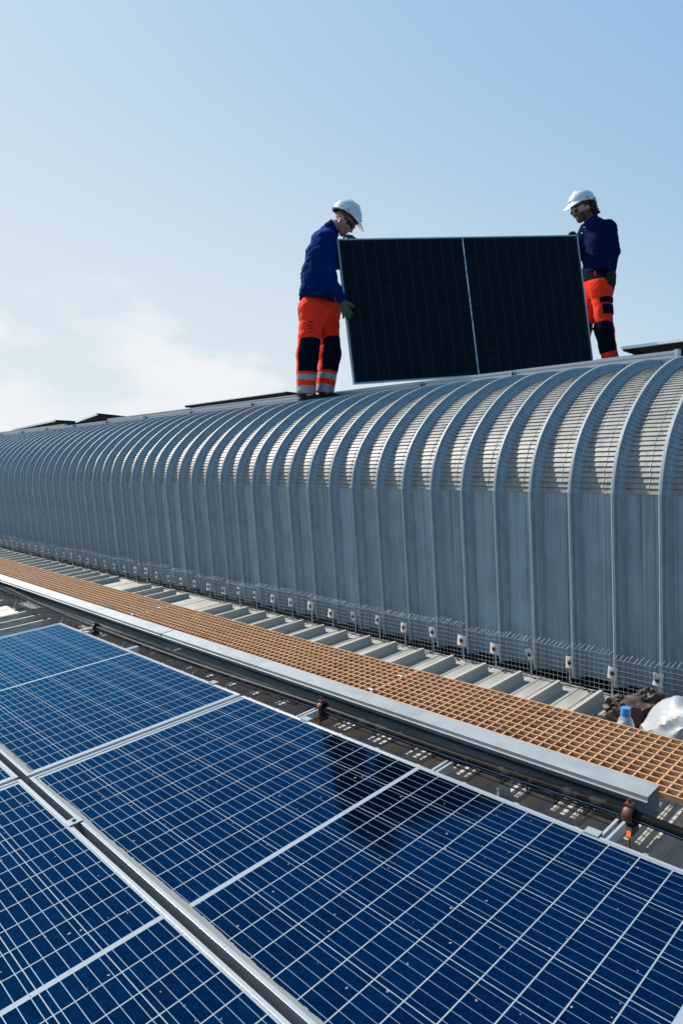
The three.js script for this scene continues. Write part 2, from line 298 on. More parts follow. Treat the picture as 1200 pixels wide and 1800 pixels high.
// ------------------------------------------------------------ wire mesh guard with its fixing plates
{
  const guard = onRoof('wire_mesh_guard', [0, -0.22, -1.398], 'galvanised wire mesh strip along the foot of the ribbed wall', 'wire mesh');
  const section = (k) => {
    const g = [], T = 0.0014; seed = 77 + k * 991;
    for (let i = 0; i < 9; i++) { const x = 0.012 + i * 0.0238; const j = rr(-0.0015, 0.0015), top = 0.188 + rr(-0.004, 0.004); g.push(bar([x + j, 0.004 + rr(0, 0.01), 0], [x + rr(-0.001, 0.001), top, 0], T)); g.push(bar([x, top - 0.001, 0], [x + 0.010 + rr(-0.002, 0.003), top + 0.018 + rr(-0.004, 0.003), -0.034], T * 0.75)); }
    for (let i = 0; i < 8; i++) { const y = 0.014 + i * 0.0248; g.push(bar([0.002, y + rr(-0.001, 0.001), 0.0018], [0.2125, y + rr(-0.001, 0.001), 0.0018], T)); }
    return merge(g);
  };
  const vs = [0, 1, 2, 3].map(section); seed = 4242;
  const plateV = [0.036, 0.044, 0.058].map((wd) => { const g = new RoundedBoxGeometry(wd, 0.058, 0.0022, 2, 0.001); g.scale(1, 1, 1); const big = new THREE.BoxGeometry(wd, 0.058, 0.0022, 8, 1, 1), p = big.attributes.position; for (let i = 0; i < p.count; i++) { const x = p.getX(i); p.setZ(i, p.getZ(i) - 9 * x * x); } big.computeVertexNormals(); return big; });
  const screwG = new THREE.CylinderGeometry(0.0058, 0.0062, 0.007, 6).rotateX(Math.PI / 2); const washerG = new THREE.CylinderGeometry(0.009, 0.009, 0.0015, 14).rotateX(Math.PI / 2);
  const sg = merge([screwG, washerG.translate(0, 0, -0.003)]);
  RIBS.slice(0, 66).forEach((x, i) => {
    if (x < 2.0) { const s = part(guard, numbered('mesh_section'), vs[(i * 3) % 4], wireMat, [x, rr(-0.012, 0.012), rr(-0.006, 0.006)]); s.rotation.z = rr(-0.018, 0.018); s.rotation.x = rr(-0.06, 0.02); }
    const p = part(guard, numbered('fixing_plate'), plateV[(i * 2 + (i >> 1)) % 3], plateMat, [x + rr(-0.008, 0.008), 0.122 + rr(-0.014, 0.014), 0.007]); p.rotation.z = i === 6 ? 0.42 : rr(-0.12, 0.12); p.rotation.x = rr(-0.15, 0.05);
    part(p, 'screw', sg, screwMat, [rr(-0.003, 0.003), rr(-0.006, 0.004), 0.0045]);
    part(guard, numbered('fixing_strap'), box(0.008, 0.11, 0.002, 0, 0.05, -0.004), galvMat, [x, 0, -0.003]);
  });
  // leaf litter caught at the foot of the mesh
  const d = []; seed = 991;
  for (let i = 0; i < 420; i++) { const x = 1.9 - 9.0 * Math.pow(rnd(), 1.4), s = rr(0.004, 0.014); const q = new THREE.BoxGeometry(s, s * 0.25, s * rr(0.3, 0.8)); q.rotateY(rr(0, 6)); q.rotateZ(rr(-0.6, 0.6)); q.translate(x, 0.004 + rnd() * 0.007, 0.028 * (rnd() + rnd() - 1) + 0.012); d.push(q); }
  const deb = new THREE.Mesh(merge(d), debrisMat); deb.name = 'leaf_litter'; deb.rotation.x = SL; deb.position.copy(roofToWorld(0, PAN_Y, -1.398)); deb.userData.kind = 'stuff'; tag(deb, 'dry brown leaf litter caught along the foot of the wire mesh', 'litter'); scene.add(deb);
}

// ------------------------------------------------------------ walkway: moulded grating on a steel channel
{
  const C = 0.0362, T = 0.0056, D = 0.0175, NZ = 10;                 // cell, bar width, depth
  const joints = [2.26, 0.415, -1.75, -3.92, -6.09, -8.26, -10.43, -12.6];
  const words = ['nearest tan grating panel beside the bottle and white sack', 'second tan grating panel along the walkway, past the first joint', 'third tan grating panel along the walkway, beside the wide pale roof pans', 'fourth tan grating panel along the walkway from the bottle', 'fifth tan grating panel along the walkway from the bottle', 'sixth tan grating panel along the walkway from the bottle', 'farthest tan grating panel of the walkway, at the distant end'];
  for (let s = 0; s + 1 < joints.length; s++) {
    const x1 = joints[s] - 0.004, x0 = joints[s + 1] + 0.004, L = x1 - x0, n = Math.round(L / C);
    const g = onRoof('grating_panel', [(x0 + x1) / 2, 0, -0.5], words[s], 'grating', 'tan walkway grating panels');
    const longG = boxUV(L, D, T), crossG = boxUV(T * 0.92, D - 0.0016, NZ * C);
    for (let i = 0; i <= NZ; i++) part(g, 'long_bar', longG, frpSide[i % 3], [0, -D / 2, (i - NZ / 2) * C]);
    for (let i = 0; i <= n; i++) part(g, 'cross_bar', crossG, frpSide[(i * 2) % 3], [-L / 2 + (i * L) / n, -D / 2 - 0.0012, 0]);
    if (s < 3) for (const z of [-0.075, 0.12]) part(g, 'grating_clip', new RoundedBoxGeometry(0.028, 0.004, 0.014, 2, 0.0015), galvMat, [L / 2 - 0.006, 0.0022, z]);
  }
  // lipped steel channel: open to the front
  const zt = -0.34, zf = -0.252, t = 0.0028, prof = [[zt, 0.008], [zf, 0.008], [zf, -0.006], [zf + 0.005, -0.0065], [zf + 0.005, -0.009], [zf - t, -0.009], [zf - t, 0.008 - t], [zt + t, 0.008 - t], [zt + t, -0.085 + t], [zf - t, -0.085 + t], [zf - t, -0.068], [zf, -0.068], [zf, -0.085], [zt, -0.085]];
  const segs = [[1.625, -1.155], [-1.165, -3.95], [-3.96, -6.75], [-6.76, -9.6]];
  const lab = ['galvanised steel channel with its open end beside the black pipe', 'second galvanised channel length along the grating, past the joint', 'third galvanised channel length along the grating from its open end', 'far galvanised channel length at the distant end of the grating'];
  segs.forEach(([a, b], i) => {
    const g = onRoof('steel_channel', [b, 0, 0], lab[i], 'steel channel', 'galvanised channels carrying the walkway');
    const e = extrudeX(prof, 0, a - b); part(g, 'channel_body', flat(e), galvMat);
    for (let x = 0.3; x < a - b; x += 0.98) { const f = merge([box(0.045, 0.13, 0.004, x, -0.15, zt + 0.03), box(0.045, 0.004, 0.08, x, -0.2125, zt + 0.06), bar([x + 0.012, -0.21, zt + 0.11], [x + 0.012, -0.088, zt + 0.05], 0.006)]); part(g, 'support_foot', f, galvMat); }
  });
  // second bearer hidden under the far edge of the grating
  const g2 = onRoof('bearer_channel', [-9.6, 0, 0], 'steel bearer under the wall side edge of the tan grating', 'steel channel');
  part(g2, 'channel_body', box(11.6, 0.085, 0.05, 5.8, -0.075, -0.65), galvMat);
  for (let x = 0.3; x < 11.5; x += 0.98) part(g2, 'support_foot', box(0.04, 0.11, 0.03, x, -0.165, -0.645), galvMat);
}

// ------------------------------------------------------------ cable tray, cables and black water pipe
{
  const x0 = -8, x1 = 1.55, g = onRoof('wire_cable_tray', [0, 0, 0], 'black wire basket tray with cables below the steel channel', 'cable tray');
  const z0 = -0.335, z1 = -0.252, yb = -0.122, yt = -0.078, T = 0.0034; const rail = [];
  for (const [y, z] of [[yt, z0], [yt, z1], [yb + 0.025, z1], [yb, z0], [yb, z0 + 0.028], [yb, z0 + 0.056], [yb, z1]]) rail.push(box(x1 - x0, T, T, (x0 + x1) / 2, y, z));
  part(g, 'tray_rails', merge(rail), blackRubber);
  const hoop = merge([bar([0, yt, z0], [0, yb, z0], T), bar([0, yb, z0], [0, yb, z1], T), bar([0, yb, z1], [0, yt, z1], T)]);
  for (let x = x1 - 0.02; x > x0; x -= 0.1) part(g, numbered('tray_hoop'), hoop, blackRubber, [x, -0.002, 0]);
  seed = 31337;
  const words = ['thin black cable snaking in the wire tray, nearest the pipe', 'black cable lying along the middle of the wire tray', 'black cable lying at the channel side of the wire tray'];
  for (let c = 0; c < 3; c++) { const p = []; for (let x = x1 + 0.03; x > x0; x -= 0.16) p.push([x, yb + 0.010 + 0.02 * rnd(), z0 + 0.016 + 0.026 * (2 - c) + rr(-0.016, 0.016)]); const m = onRoof('black_cable', [0, 0, 0], words[c], 'cable', 'cables in the wire tray'); part(m, 'sheath', tube(p, 0.0042, 260, 6), blackRubber); }
  // pipe
  const pts = [[2.6, -0.055, -0.265], [1.75, -0.052, -0.272], [1.57, -0.048, -0.272], [0.95, -0.056, -0.258], [0.3, -0.046, -0.236], [-0.7, -0.058, -0.222], [-1.85, -0.048, -0.205], [-3.0, -0.058, -0.255], [-4.25, -0.05, -0.318], [-6.5, -0.05, -0.36], [-9.5, -0.05, -0.36]];
  const sh = pts.map(([x, y, z]) => [x, y, z + 0.045]);
  const pg = tube(sh, 0.0165, 220, 18); { const uv = pg.attributes.uv; for (let i = 0; i < uv.count; i++) uv.setXY(i, uv.getX(i) * 14, uv.getY(i)); }
  const pipe = onRoof('water_pipe', [0, 0, 0], 'black plastic water pipe with thin blue stripe along the walkway', 'pipe'); part(pipe, 'pipe_body', pg, blackPipe);
  part(pipe, 'blue_stripe', tube(sh.map(([x, y, z]) => [x, y - 0.0030, z + 0.0156]), 0.0014, 220, 5), bluePlastic);
  const clampWords = ['rusty brown pipe clamp with orange tab nearest the right edge', 'rusty brown pipe clamp in the middle of the black pipe', 'rusty brown pipe clamp beyond the far solar panel'];
  [[1.585, -0.048, -0.226], [0.297, -0.046, -0.191], [-1.84, -0.048, -0.161]].forEach((p, i) => {
    const c = onRoof('pipe_clamp', p, clampWords[i], 'pipe clamp', 'clamps on the black pipe'); c.userData.group = 'clamps on the black pipe';
    part(c, 'clamp_ring', new THREE.TorusGeometry(0.0235, 0.0075, 10, 28).rotateY(Math.PI / 2).scale(2.0, 1, 1), rustClamp);
    part(c, 'clamp_lug', merge([box(0.024, 0.012, 0.02, 0, 0.03, 0.004), new THREE.CylinderGeometry(0.004, 0.004, 0.03, 6).translate(0, 0.035, 0.004)]), rustClamp);
    part(c, 'clamp_saddle', merge([new RoundedBoxGeometry(0.042, 0.024, 0.05, 2, 0.003).translate(0, -0.035, 0.012)]), blackRubber);
    part(c, 'orange_tab', bar([0.012, -0.045, 0.035], [0.016, -0.030, 0.05], 0.012, 0.018), orangePaint);
    part(c, 'threaded_rod', new THREE.CylinderGeometry(0.003, 0.003, 0.12, 8).translate(0.012, -0.1, 0.034), rustClamp);
  });
}

// ------------------------------------------------------------ solar panels of the array
const PL = 1.98, PW = 0.905;
function solarPanel(label) {
  const g = onRoof('solar_panel', [0, 0, 0], label, 'solar panel', 'blue solar panels of the array on the roof');
  const F = 0.0115, Hh = 0.035;
  for (const z of [F / 2, PW - F / 2]) part(g, 'frame_rail', new RoundedBoxGeometry(PL, Hh, F, 2, 0.0012), aluMat, [PL / 2, -Hh / 2, z]);
  for (const x of [F / 2, PL - F / 2]) part(g, 'frame_rail', new RoundedBoxGeometry(F, Hh, PW - 2 * F - 0.0004, 2, 0.0012), aluMat, [x, -Hh / 2, PW / 2]);
  part(g, 'backsheet', box(PL - 2 * F, 0.004, PW - 2 * F, PL / 2, -0.0046, PW / 2), sheetMat);
  const px = 0.0797, pz = 0.1455, cw = px - 0.0034, cd = pz - 0.0024, cg = new THREE.BoxGeometry(cw, 0.0008, cd);
  for (let h = 0; h < 2; h++) for (let i = 0; i < 12; i++) for (let j = 0; j < 6; j++) {
    const x = PL / 2 + (h ? 1 : -1) * (0.0065 + px * (i + 0.5)), z = PW / 2 + pz * (j - 2.5);
    const m = part(g, 'cell', cg, polyMats[Math.floor(h3(i, j, h * 7 + used.solar_panel * 3 + 1) * 5)], [x, -0.0028, z]);
    if (h3(i, j, h + 77) > 0.5) m.rotation.y = Math.PI;
  }
  // dust flecks, and grime along the lower frame
  const fl = [], gr = []; seed = 4711;
  for (let i = 0; i < 170; i++) { const w = rr(0.0012, 0.0042); fl.push(new THREE.CircleGeometry(w, 6).scale(1, rr(0.4, 1), 1).rotateX(-Math.PI / 2).rotateY(rr(0, 6)).translate(rr(0.03, PL - 0.03), -0.0021, rr(0.03, PW - 0.03))); }
  part(g, 'dust_flecks', merge(fl), dustMat).userData.kind = 'stuff';
  for (let x = 0.013; x < PL - 0.02; x += 0.012) { const a = 0.004 + 0.020 * Math.pow(fbm(x * 3, 2, 7, 4), 1.6) + 0.004 * fbm(x * 60, 1, 1, 2); gr.push(new THREE.PlaneGeometry(0.0121, a).rotateX(-Math.PI / 2).translate(x + 0.006, -0.0022, PW - F - 0.0002 - a / 2)); }
  part(g, 'edge_grime', merge(gr), dustMat);
  return g;
}
const putPanel = (g, x, z, y = 0) => { g.position.copy(roofToWorld(x, y, z)); return g; };
seed = 808;
{
  const base = putPanel(solarPanel('blue solar panel nearest the open channel end, with dark reflection'), 0, 0);
  const more = [['blue solar panel farthest left, beside the bare roof pans', -2.0, 0], ['blue solar panel in front of the long joint, with central clamp', -0.018, PW + 0.022], ['blue solar panel cut by the left picture edge, beside a corner joint', -2.018, PW + 0.022], ['blue solar panel cut by the lower right corner of the picture', PL + 0.02, 0], ['blue solar panel past the bottom picture edge, in the nearest row', PL + 0.002, PW + 0.022]];
  for (const [label, x, z] of more.slice(0, 4)) { const c = base.clone(); c.name = numbered('solar_panel'); c.userData = { ...base.userData, label }; scene.add(c); putPanel(c, x, z, 0.0); }
  // clips
  const mid = (x, z, label, turn = 0) => { const g = onRoof('panel_clamp', [x, 0, z], label, 'panel clamp', 'clamps that hold the solar panels'); g.userData.group = 'clamps that hold the solar panels'; const b = new THREE.Group(); part(g, 'clamp_plate', new RoundedBoxGeometry(0.036, 0.004, 0.042, 2, 0.0012), aluMat, [0, 0.0025, 0]); part(g, 'bolt', merge([new THREE.CylinderGeometry(0.0062, 0.0062, 0.004, 16), new THREE.CylinderGeometry(0.003, 0.003, 0.0042, 6).translate(0, 0.001, 0)]), screwMat, [0, 0.0055, 0]); g.rotation.y = turn; return g; };
  mid(0.40, PW + 0.011, 'small aluminium clamp bridging the gap between the two front rows');
  const end = (x, label) => { const g = onRoof('end_clamp', [x, 0, 0], label, 'panel clamp', 'end clamps along the walkway edge of the array'); part(g, 'clamp_plate', merge([box(0.04, 0.004, 0.030, 0, 0.0022, -0.004), box(0.04, 0.04, 0.004, 0, -0.018, -0.017), box(0.04, 0.004, 0.03, 0, -0.040, -0.03)]), aluMat); part(g, 'bolt', new THREE.CylinderGeometry(0.005, 0.005, 0.012, 6), screwMat, [0, -0.032, -0.032]); };
  end(1.58, 'aluminium end clamp on the panel edge by the nearest pipe clamp'); end(0.41, 'aluminium end clamp on the panel edge by the middle pipe clamp'); end(-0.24, 'aluminium end clamp on the far panel near its front corner'); end(-1.62, 'aluminium end clamp on the far panel near its back corner');
  // aluminium rails under the array, their ends showing between array and pipe
  const prof = [[-0.014, 0], [-0.006, 0], [-0.006, -0.004], [-0.011, -0.004], [-0.011, -0.027], [0.011, -0.027], [0.011, -0.004], [0.006, -0.004], [0.006, 0], [0.014, 0], [0.014, -0.03], [-0.014, -0.03]];
  const w = ['aluminium mounting rail ending under the nearest pipe clamp', 'short aluminium mounting rail end lying open below the black pipe', 'aluminium mounting rail ending under the middle pipe clamp', 'aluminium mounting rail end under the far panel beside its corner', 'aluminium mounting rail ending under the far pipe clamp'];
  [[1.585, -0.165], [0.955, -0.20], [0.297, -0.155], [-1.2, -0.12], [-1.84, -0.14]].forEach(([x, z], i) => {
    const g = onRoof('mounting_rail', [x, i === 1 ? -0.075 : -0.0375, z], w[i], 'mounting rail', 'rails that carry the array');
    const s = new THREE.Shape(prof.map(([a, b]) => new THREE.Vector2(a, b))); part(g, 'rail_body', flat(new THREE.ExtrudeGeometry(s, { depth: 0.8, bevelEnabled: false })), galvMat);
    part(g, 'roof_clip', box(0.03, 0.082, 0.04, 0.0, -0.083, 0.06), galvMat); 
  });
}

// ------------------------------------------------------------ rails, feet and panels on the upper roof
const CREST = 1.405;
{
  const profH = (h) => [[-0.02, h], [0.02, h], [0.02, h * 0.62], [0.012, h * 0.58], [0.012, h * 0.42], [0.02, h * 0.38], [0.02, 0], [-0.02, 0]];
  const rail = (name, x0, x1, y, z, h, label, rot = 0) => { const g = onRoof(name, [x0, y, z], label, 'mounting rail', 'rails on the crest of the curved roof'); part(g, 'rail_body', flat(extrudeX(profH(h), 0, x1 - x0)), railMat); if (rot) { g.rotation.order = 'XYZ'; g.rotateY(rot); } return g; };
  const A = rail('crest_rail', -1.16, 0.80, CREST + 0.014, -2.75, 0.044, 'aluminium rail on the crest below the held black panel'); part(A, 'rail_end', box(0.02, 0.11, 0.05, 1.975, -0.005, 0.0), backMat);
  rail('crest_rail', -5.2, -1.17, CREST + 0.012, -2.75, 0.042, 'aluminium rail on the crest beside the left worker');
  rail('crest_rail', -14.5, -5.22, CREST + 0.014, -2.76, 0.042, 'far aluminium rail along the crest at the distant end');
  rail('crest_rail', -2.55, -1.1, CREST + 0.045, -3.0, 0.04, 'loose aluminium rail behind the left worker and under the panel', 0.05);
  rail('crest_rail', -7.3, -3.0, CREST + 0.07, -3.0, 0.032, 'raised aluminium rail behind the crest left of the left worker');
  rail('crest_rail', -15, -9, CREST + 0.075, -3.05, 0.035, 'farthest raised aluminium rail at the distant end of the crest');
  const footG = merge([box(0.045, 0.004, 0.06, 0, -0.006, 0), box(0.006, 0.06, 0.045, 0, 0.022, 0.024), box(0.04, 0.03, 0.004, 0, 0.03, 0.03)]);
  const words = ['rail foot at the crest below the middle of the held panel', 'rail foot at the crest beside the boots of the left worker', 'rail foot at the crest near the small orange wood block', 'rail foot at the crest just left of the left worker'];
  [-1.135, -2.17, -0.30, -3.4].forEach((x, i) => { const g = onRoof('rail_foot', [x, CREST, -2.75], words[i], 'rail foot', 'feet of the crest rail'); part(g, 'foot_bracket', footG, railMat); part(g, 'bolt', new THREE.CylinderGeometry(0.008, 0.008, 0.012, 6).rotateX(Math.PI / 2), screwMat, [0.008, 0.032, 0.034]); });
  seed = 55; const far = onRoof('rail_foot', [-4.6, CREST, -2.75], 'small rail foot on the far stretch of the crest', 'rail foot', 'distant feet of the crest rail'); part(far, 'foot_bracket', footG, railMat);
  const nth = ['second', 'third', 'fourth', 'fifth', 'sixth', 'seventh', 'eighth', 'ninth']; let fi = 0;
  for (let x = -5.7; x > -13; x -= 1.1) { const c = far.clone(); c.name = numbered('rail_foot'); c.userData = { ...far.userData, label: nth[fi++] + ' small rail foot along the far crest, counted from the left worker' }; scene.add(c); c.position.copy(roofToWorld(x, CREST, -2.75)); }
  const plank = onRoof('white_plank', [-0.13, CREST - 0.012, -2.80], 'white painted plank lying below the crest rail at the right', 'plank'); part(plank, 'board', new RoundedBoxGeometry(0.99, 0.045, 0.025, 2, 0.002).translate(0.495, 0.0, 0), backMat);
  const wood = onRoof('wood_block', [-0.19, CREST - 0.010, -2.77], 'small orange brown wood block under the crest rail', 'wood block'); part(wood, 'block', new RoundedBoxGeometry(0.12, 0.045, 0.04, 2, 0.003), std({ map: tex(128, 64, (u, v) => { const s = 0.85 + 0.5 * (fbm(u * 4, v * 30, 3, 3) - 0.5); return [0.42 * s, 0.19 * s, 0.06 * s]; }), roughness: 0.8 }));
  // framed panels lying on racks beyond the crest, seen from below their edge
  const rack = (x, y, z, w, d, tilt, turn, label, roll = 0, fh = 0.035) => {
    const g = onRoof('roof_panel', [x, y, z], label, 'solar panel', 'panels on racks beyond the crest'); g.userData.group = 'panels on racks beyond the crest';
    g.rotateY(turn); g.rotateX(tilt); g.rotateZ(roll);
    part(g, 'backsheet', box(w - 0.06, 0.006, d - 0.06, w / 2, 0.012, -d / 2), darkBack);
    for (const q of [0.015, d - 0.015]) part(g, 'frame_rail', box(w, fh, 0.03, w / 2, 0.017 - fh / 2, -q), q < 0.1 ? whiteFrame : darkBack);
    for (const q of [0.015, w - 0.015]) part(g, 'frame_rail', box(0.03, 0.035, d - 0.064, q, 0.0, -d / 2), darkBack);
    part(g, 'rack_leg', box(0.03, 0.6, 0.03, 0.2, -0.32, -0.3), darkBack); part(g, 'rack_leg', box(0.03, 0.6, 0.03, w - 0.2, -0.32, -d + 0.2), darkBack);
  };
  rack(-0.27, 1.672, -4.45, 2.3, 1.3, -0.10, 0, 'solar panel on a rack right of the right worker, pale edge', 0, 0.022);
  rack(-0.72, 1.625, -4.9, 0.35, 1.0, 0.06, 0, 'short panel edge just behind the legs of the right worker');
  rack(-7.75, 1.685, -4.55, 2.75, 1.6, -0.10, -0.02, 'dark panel on a rack behind the crest left of left worker', 0, 0.008);
  rack(-12.25, 1.665, -4.6, 1.05, 2.0, -0.13, 0.0, 'tilted dark panel rising as a small peak over the far crest', 0.10);
  rack(-16.2, 1.67, -4.6, 2.8, 1.6, -0.09, 0.0, 'tilted dark panel at the far left end of the crest', 0.03);
}

// ------------------------------------------------------------ bottle, bags, tool by the walkway
{
  const b = onRoof('water_bottle', [1.312, PAN_Y + 0.001, -0.81], 'clear plastic water bottle with a blue cap behind the grating', 'bottle'); b.rotation.x = 0;
  b.scale.set(1.02, 1.03, 1.02);
  const pr = [[0.001, 0], [0.028, 0], [0.033, 0.006], [0.0335, 0.03], [0.032, 0.036], [0.0335, 0.042], [0.0335, 0.06], [0.032, 0.066], [0.0335, 0.072], [0.0335, 0.135], [0.031, 0.152], [0.024, 0.172], [0.015, 0.184], [0.0135, 0.19], [0.0135, 0.2]].map(([x, y]) => new THREE.Vector2(x, y));
  part(b, 'bottle_body', new THREE.LatheGeometry(pr, 40), phy({ color: lin(0.80, 0.90, 0.97), roughness: 0.12, transmission: 0.8, thickness: 0, ior: 1.4 }));
  part(b, 'water', new THREE.CylinderGeometry(0.031, 0.031, 0.12, 32).translate(0, 0.064, 0), phy({ color: lin(0.8, 0.9, 0.97), roughness: 0.05, transmission: 0.85, thickness: 0, ior: 1.33 }));
  const cap = new THREE.CylinderGeometry(0.0175, 0.0180, 0.022, 36).translate(0, 0.203, 0); part(b, 'cap', merge([cap, new THREE.CylinderGeometry(0.0185, 0.0185, 0.004, 36).translate(0, 0.188, 0)]), std({ color: lin(0.05, 0.22, 0.50), roughness: 0.45 }));

  const brown = onRoof('brown_bag', [1.215, PAN_Y + 0.004, -1.14], 'crumpled dark brown cloth bag beside the bottle', 'bag');
  const bm = std({ color: lin(0.034, 0.017, 0.013), roughness: 0.6, side: THREE.DoubleSide });
  const crush = (rx, ry, rz, det, jit, sd, cr, rg = 0.28) => {               // crumpled skin: random planes meeting in sharp creases
    seed = sd; const g = mergeVertices(new THREE.IcosahedronGeometry(1, det).deleteAttribute('normal').deleteAttribute('uv'), 1e-4), p = g.attributes.position;
    for (let i = 0; i < p.count; i++) { const nn = fbm(p.getX(i) * 2.1 + sd + 0.5 * Math.sin(p.getY(i) * 4), p.getY(i) * 1.5, p.getZ(i) * 2.1, 2), k = 1 + rr(-jit, jit) + rg * (Math.pow(1 - Math.abs(2 * nn - 1), 2) - 0.6) + 0.3 * (fbm(p.getX(i) * 1.4 + sd, p.getY(i) * 1.4, p.getZ(i) * 1.4, 2) - 0.5); let y = p.getY(i) * k; if (y < -0.45) y = -0.45 + (y + 0.45) * 0.1; p.setXYZ(i, (p.getX(i) * k + rr(-jit, jit) * 0.5) * rx, (y + 0.46) * ry, (p.getZ(i) * k + rr(-jit, jit) * 0.5) * rz); }
    return toCreasedNormals(g, cr);
  };
  part(brown, 'bag_body', crush(0.115, 0.090, 0.088, 9, 0.022, 31, 0.62, 0.6), bm);
  part(brown, 'bag_top', crush(0.060, 0.055, 0.050, 7, 0.03, 47, 0.62, 0.6), bm, [0.035, 0.075, -0.05]).rotation.set(0.1, 0.6, -0.25);
  part(brown, 'bag_flap', crush(0.060, 0.045, 0.050, 7, 0.03, 12, 0.62, 0.6), bm, [-0.055, 0.055, 0.0]).rotation.set(0.2, 0.2, 0.35);
  const sack = onRoof('white_sack', [1.485, PAN_Y + 0.004, -1.0], 'white plastic sack with small red and blue mark at right edge', 'sack');
  const sm = std({ color: lin(0.27, 0.285, 0.305), roughness: 0.5, side: THREE.DoubleSide });
  part(sack, 'sack_body', crush(0.165, 0.150, 0.135, 12, 0.012, 91, 0.8, 0.20), sm);
  const mk = std({ color: lin(0.55, 0.03, 0.03), roughness: 0.5 }), mb = std({ color: lin(0.03, 0.06, 0.32), roughness: 0.5 });
  const pm = part(sack, 'printed_mark', new RoundedBoxGeometry(0.012, 0.022, 0.003, 2, 0.001), mk, [-0.062, 0.165, 0.066]); pm.rotation.set(-0.5, -0.45, 0.2);
  const pm2 = part(sack, 'printed_mark', new RoundedBoxGeometry(0.007, 0.022, 0.003, 2, 0.001), mb, [-0.073, 0.163, 0.061]); pm2.rotation.set(-0.5, -0.45, 0.2);
  const tool = onRoof('black_tool', [1.118, PAN_Y + 0.045, -1.01], 'small black handled tool lying left of the bottle', 'tool');
  const hd = new THREE.CylinderGeometry(0.017, 0.019, 0.042, 24).rotateZ(Math.PI / 2 - 0.2); part(tool, 'handle', merge([hd, new THREE.TorusGeometry(0.017, 0.003, 8, 24).rotateY(Math.PI / 2).rotateZ(-0.2).translate(-0.02, 0.004, 0)]), blackRubber, [0, 0.012, 0]);
  part(tool, 'shaft', new THREE.CylinderGeometry(0.0045, 0.0045, 0.09, 12).rotateZ(Math.PI / 2 - 0.2).translate(0.06, -0.0, 0), aluMat);
  const strap = onRoof('yellow_strap', [1.36, PAN_Y + 0.012, -1.30], 'pale yellow strap end between the brown bag and white sack', 'strap'); part(strap, 'webbing', new RoundedBoxGeometry(0.09, 0.004, 0.016, 2, 0.0015).translate(-0.02, 0.05, 0), std({ color: lin(0.36, 0.42, 0.12), roughness: 0.7 }));
}

// ------------------------------------------------------------ people: fields meshed into closed skins
const V3 = (x, y, z) => [x, y, z];
function rcone(a, b, ra, rb) {
  const dx = b[0] - a[0], dy = b[1] - a[1], dz = b[2] - a[2], L2 = dx * dx + dy * dy + dz * dz || 1e-9;
  return (x, y, z) => { const px = x - a[0], py = y - a[1], pz = z - a[2]; let t = (px * dx + py * dy + pz * dz) / L2; t = t < 0 ? 0 : t > 1 ? 1 : t; const qx = px - t * dx, qy = py - t * dy, qz = pz - t * dz; return Math.sqrt(qx * qx + qy * qy + qz * qz) - (ra + (rb - ra) * t); };
}
function ellip(c, r) { return (x, y, z) => { const a = (x - c[0]) / r[0], b = (y - c[1]) / r[1], d = (z - c[2]) / r[2]; const k0 = Math.sqrt(a * a + b * b + d * d), k1 = Math.sqrt((a / r[0]) ** 2 + (b / r[1]) ** 2 + (d / r[2]) ** 2); return k0 < 1e-6 ? -Math.min(...r) : k0 * (k0 - 1) / k1; }; }
function smin(a, b, k) { const h = Math.max(k - Math.abs(a - b), 0) / k; return Math.min(a, b) - h * h * k * 0.25; }
const union = (k, ...fs) => (x, y, z) => { let d = fs[0](x, y, z); for (let i = 1; i < fs.length; i++) d = smin(d, fs[i](x, y, z), k); return d; };
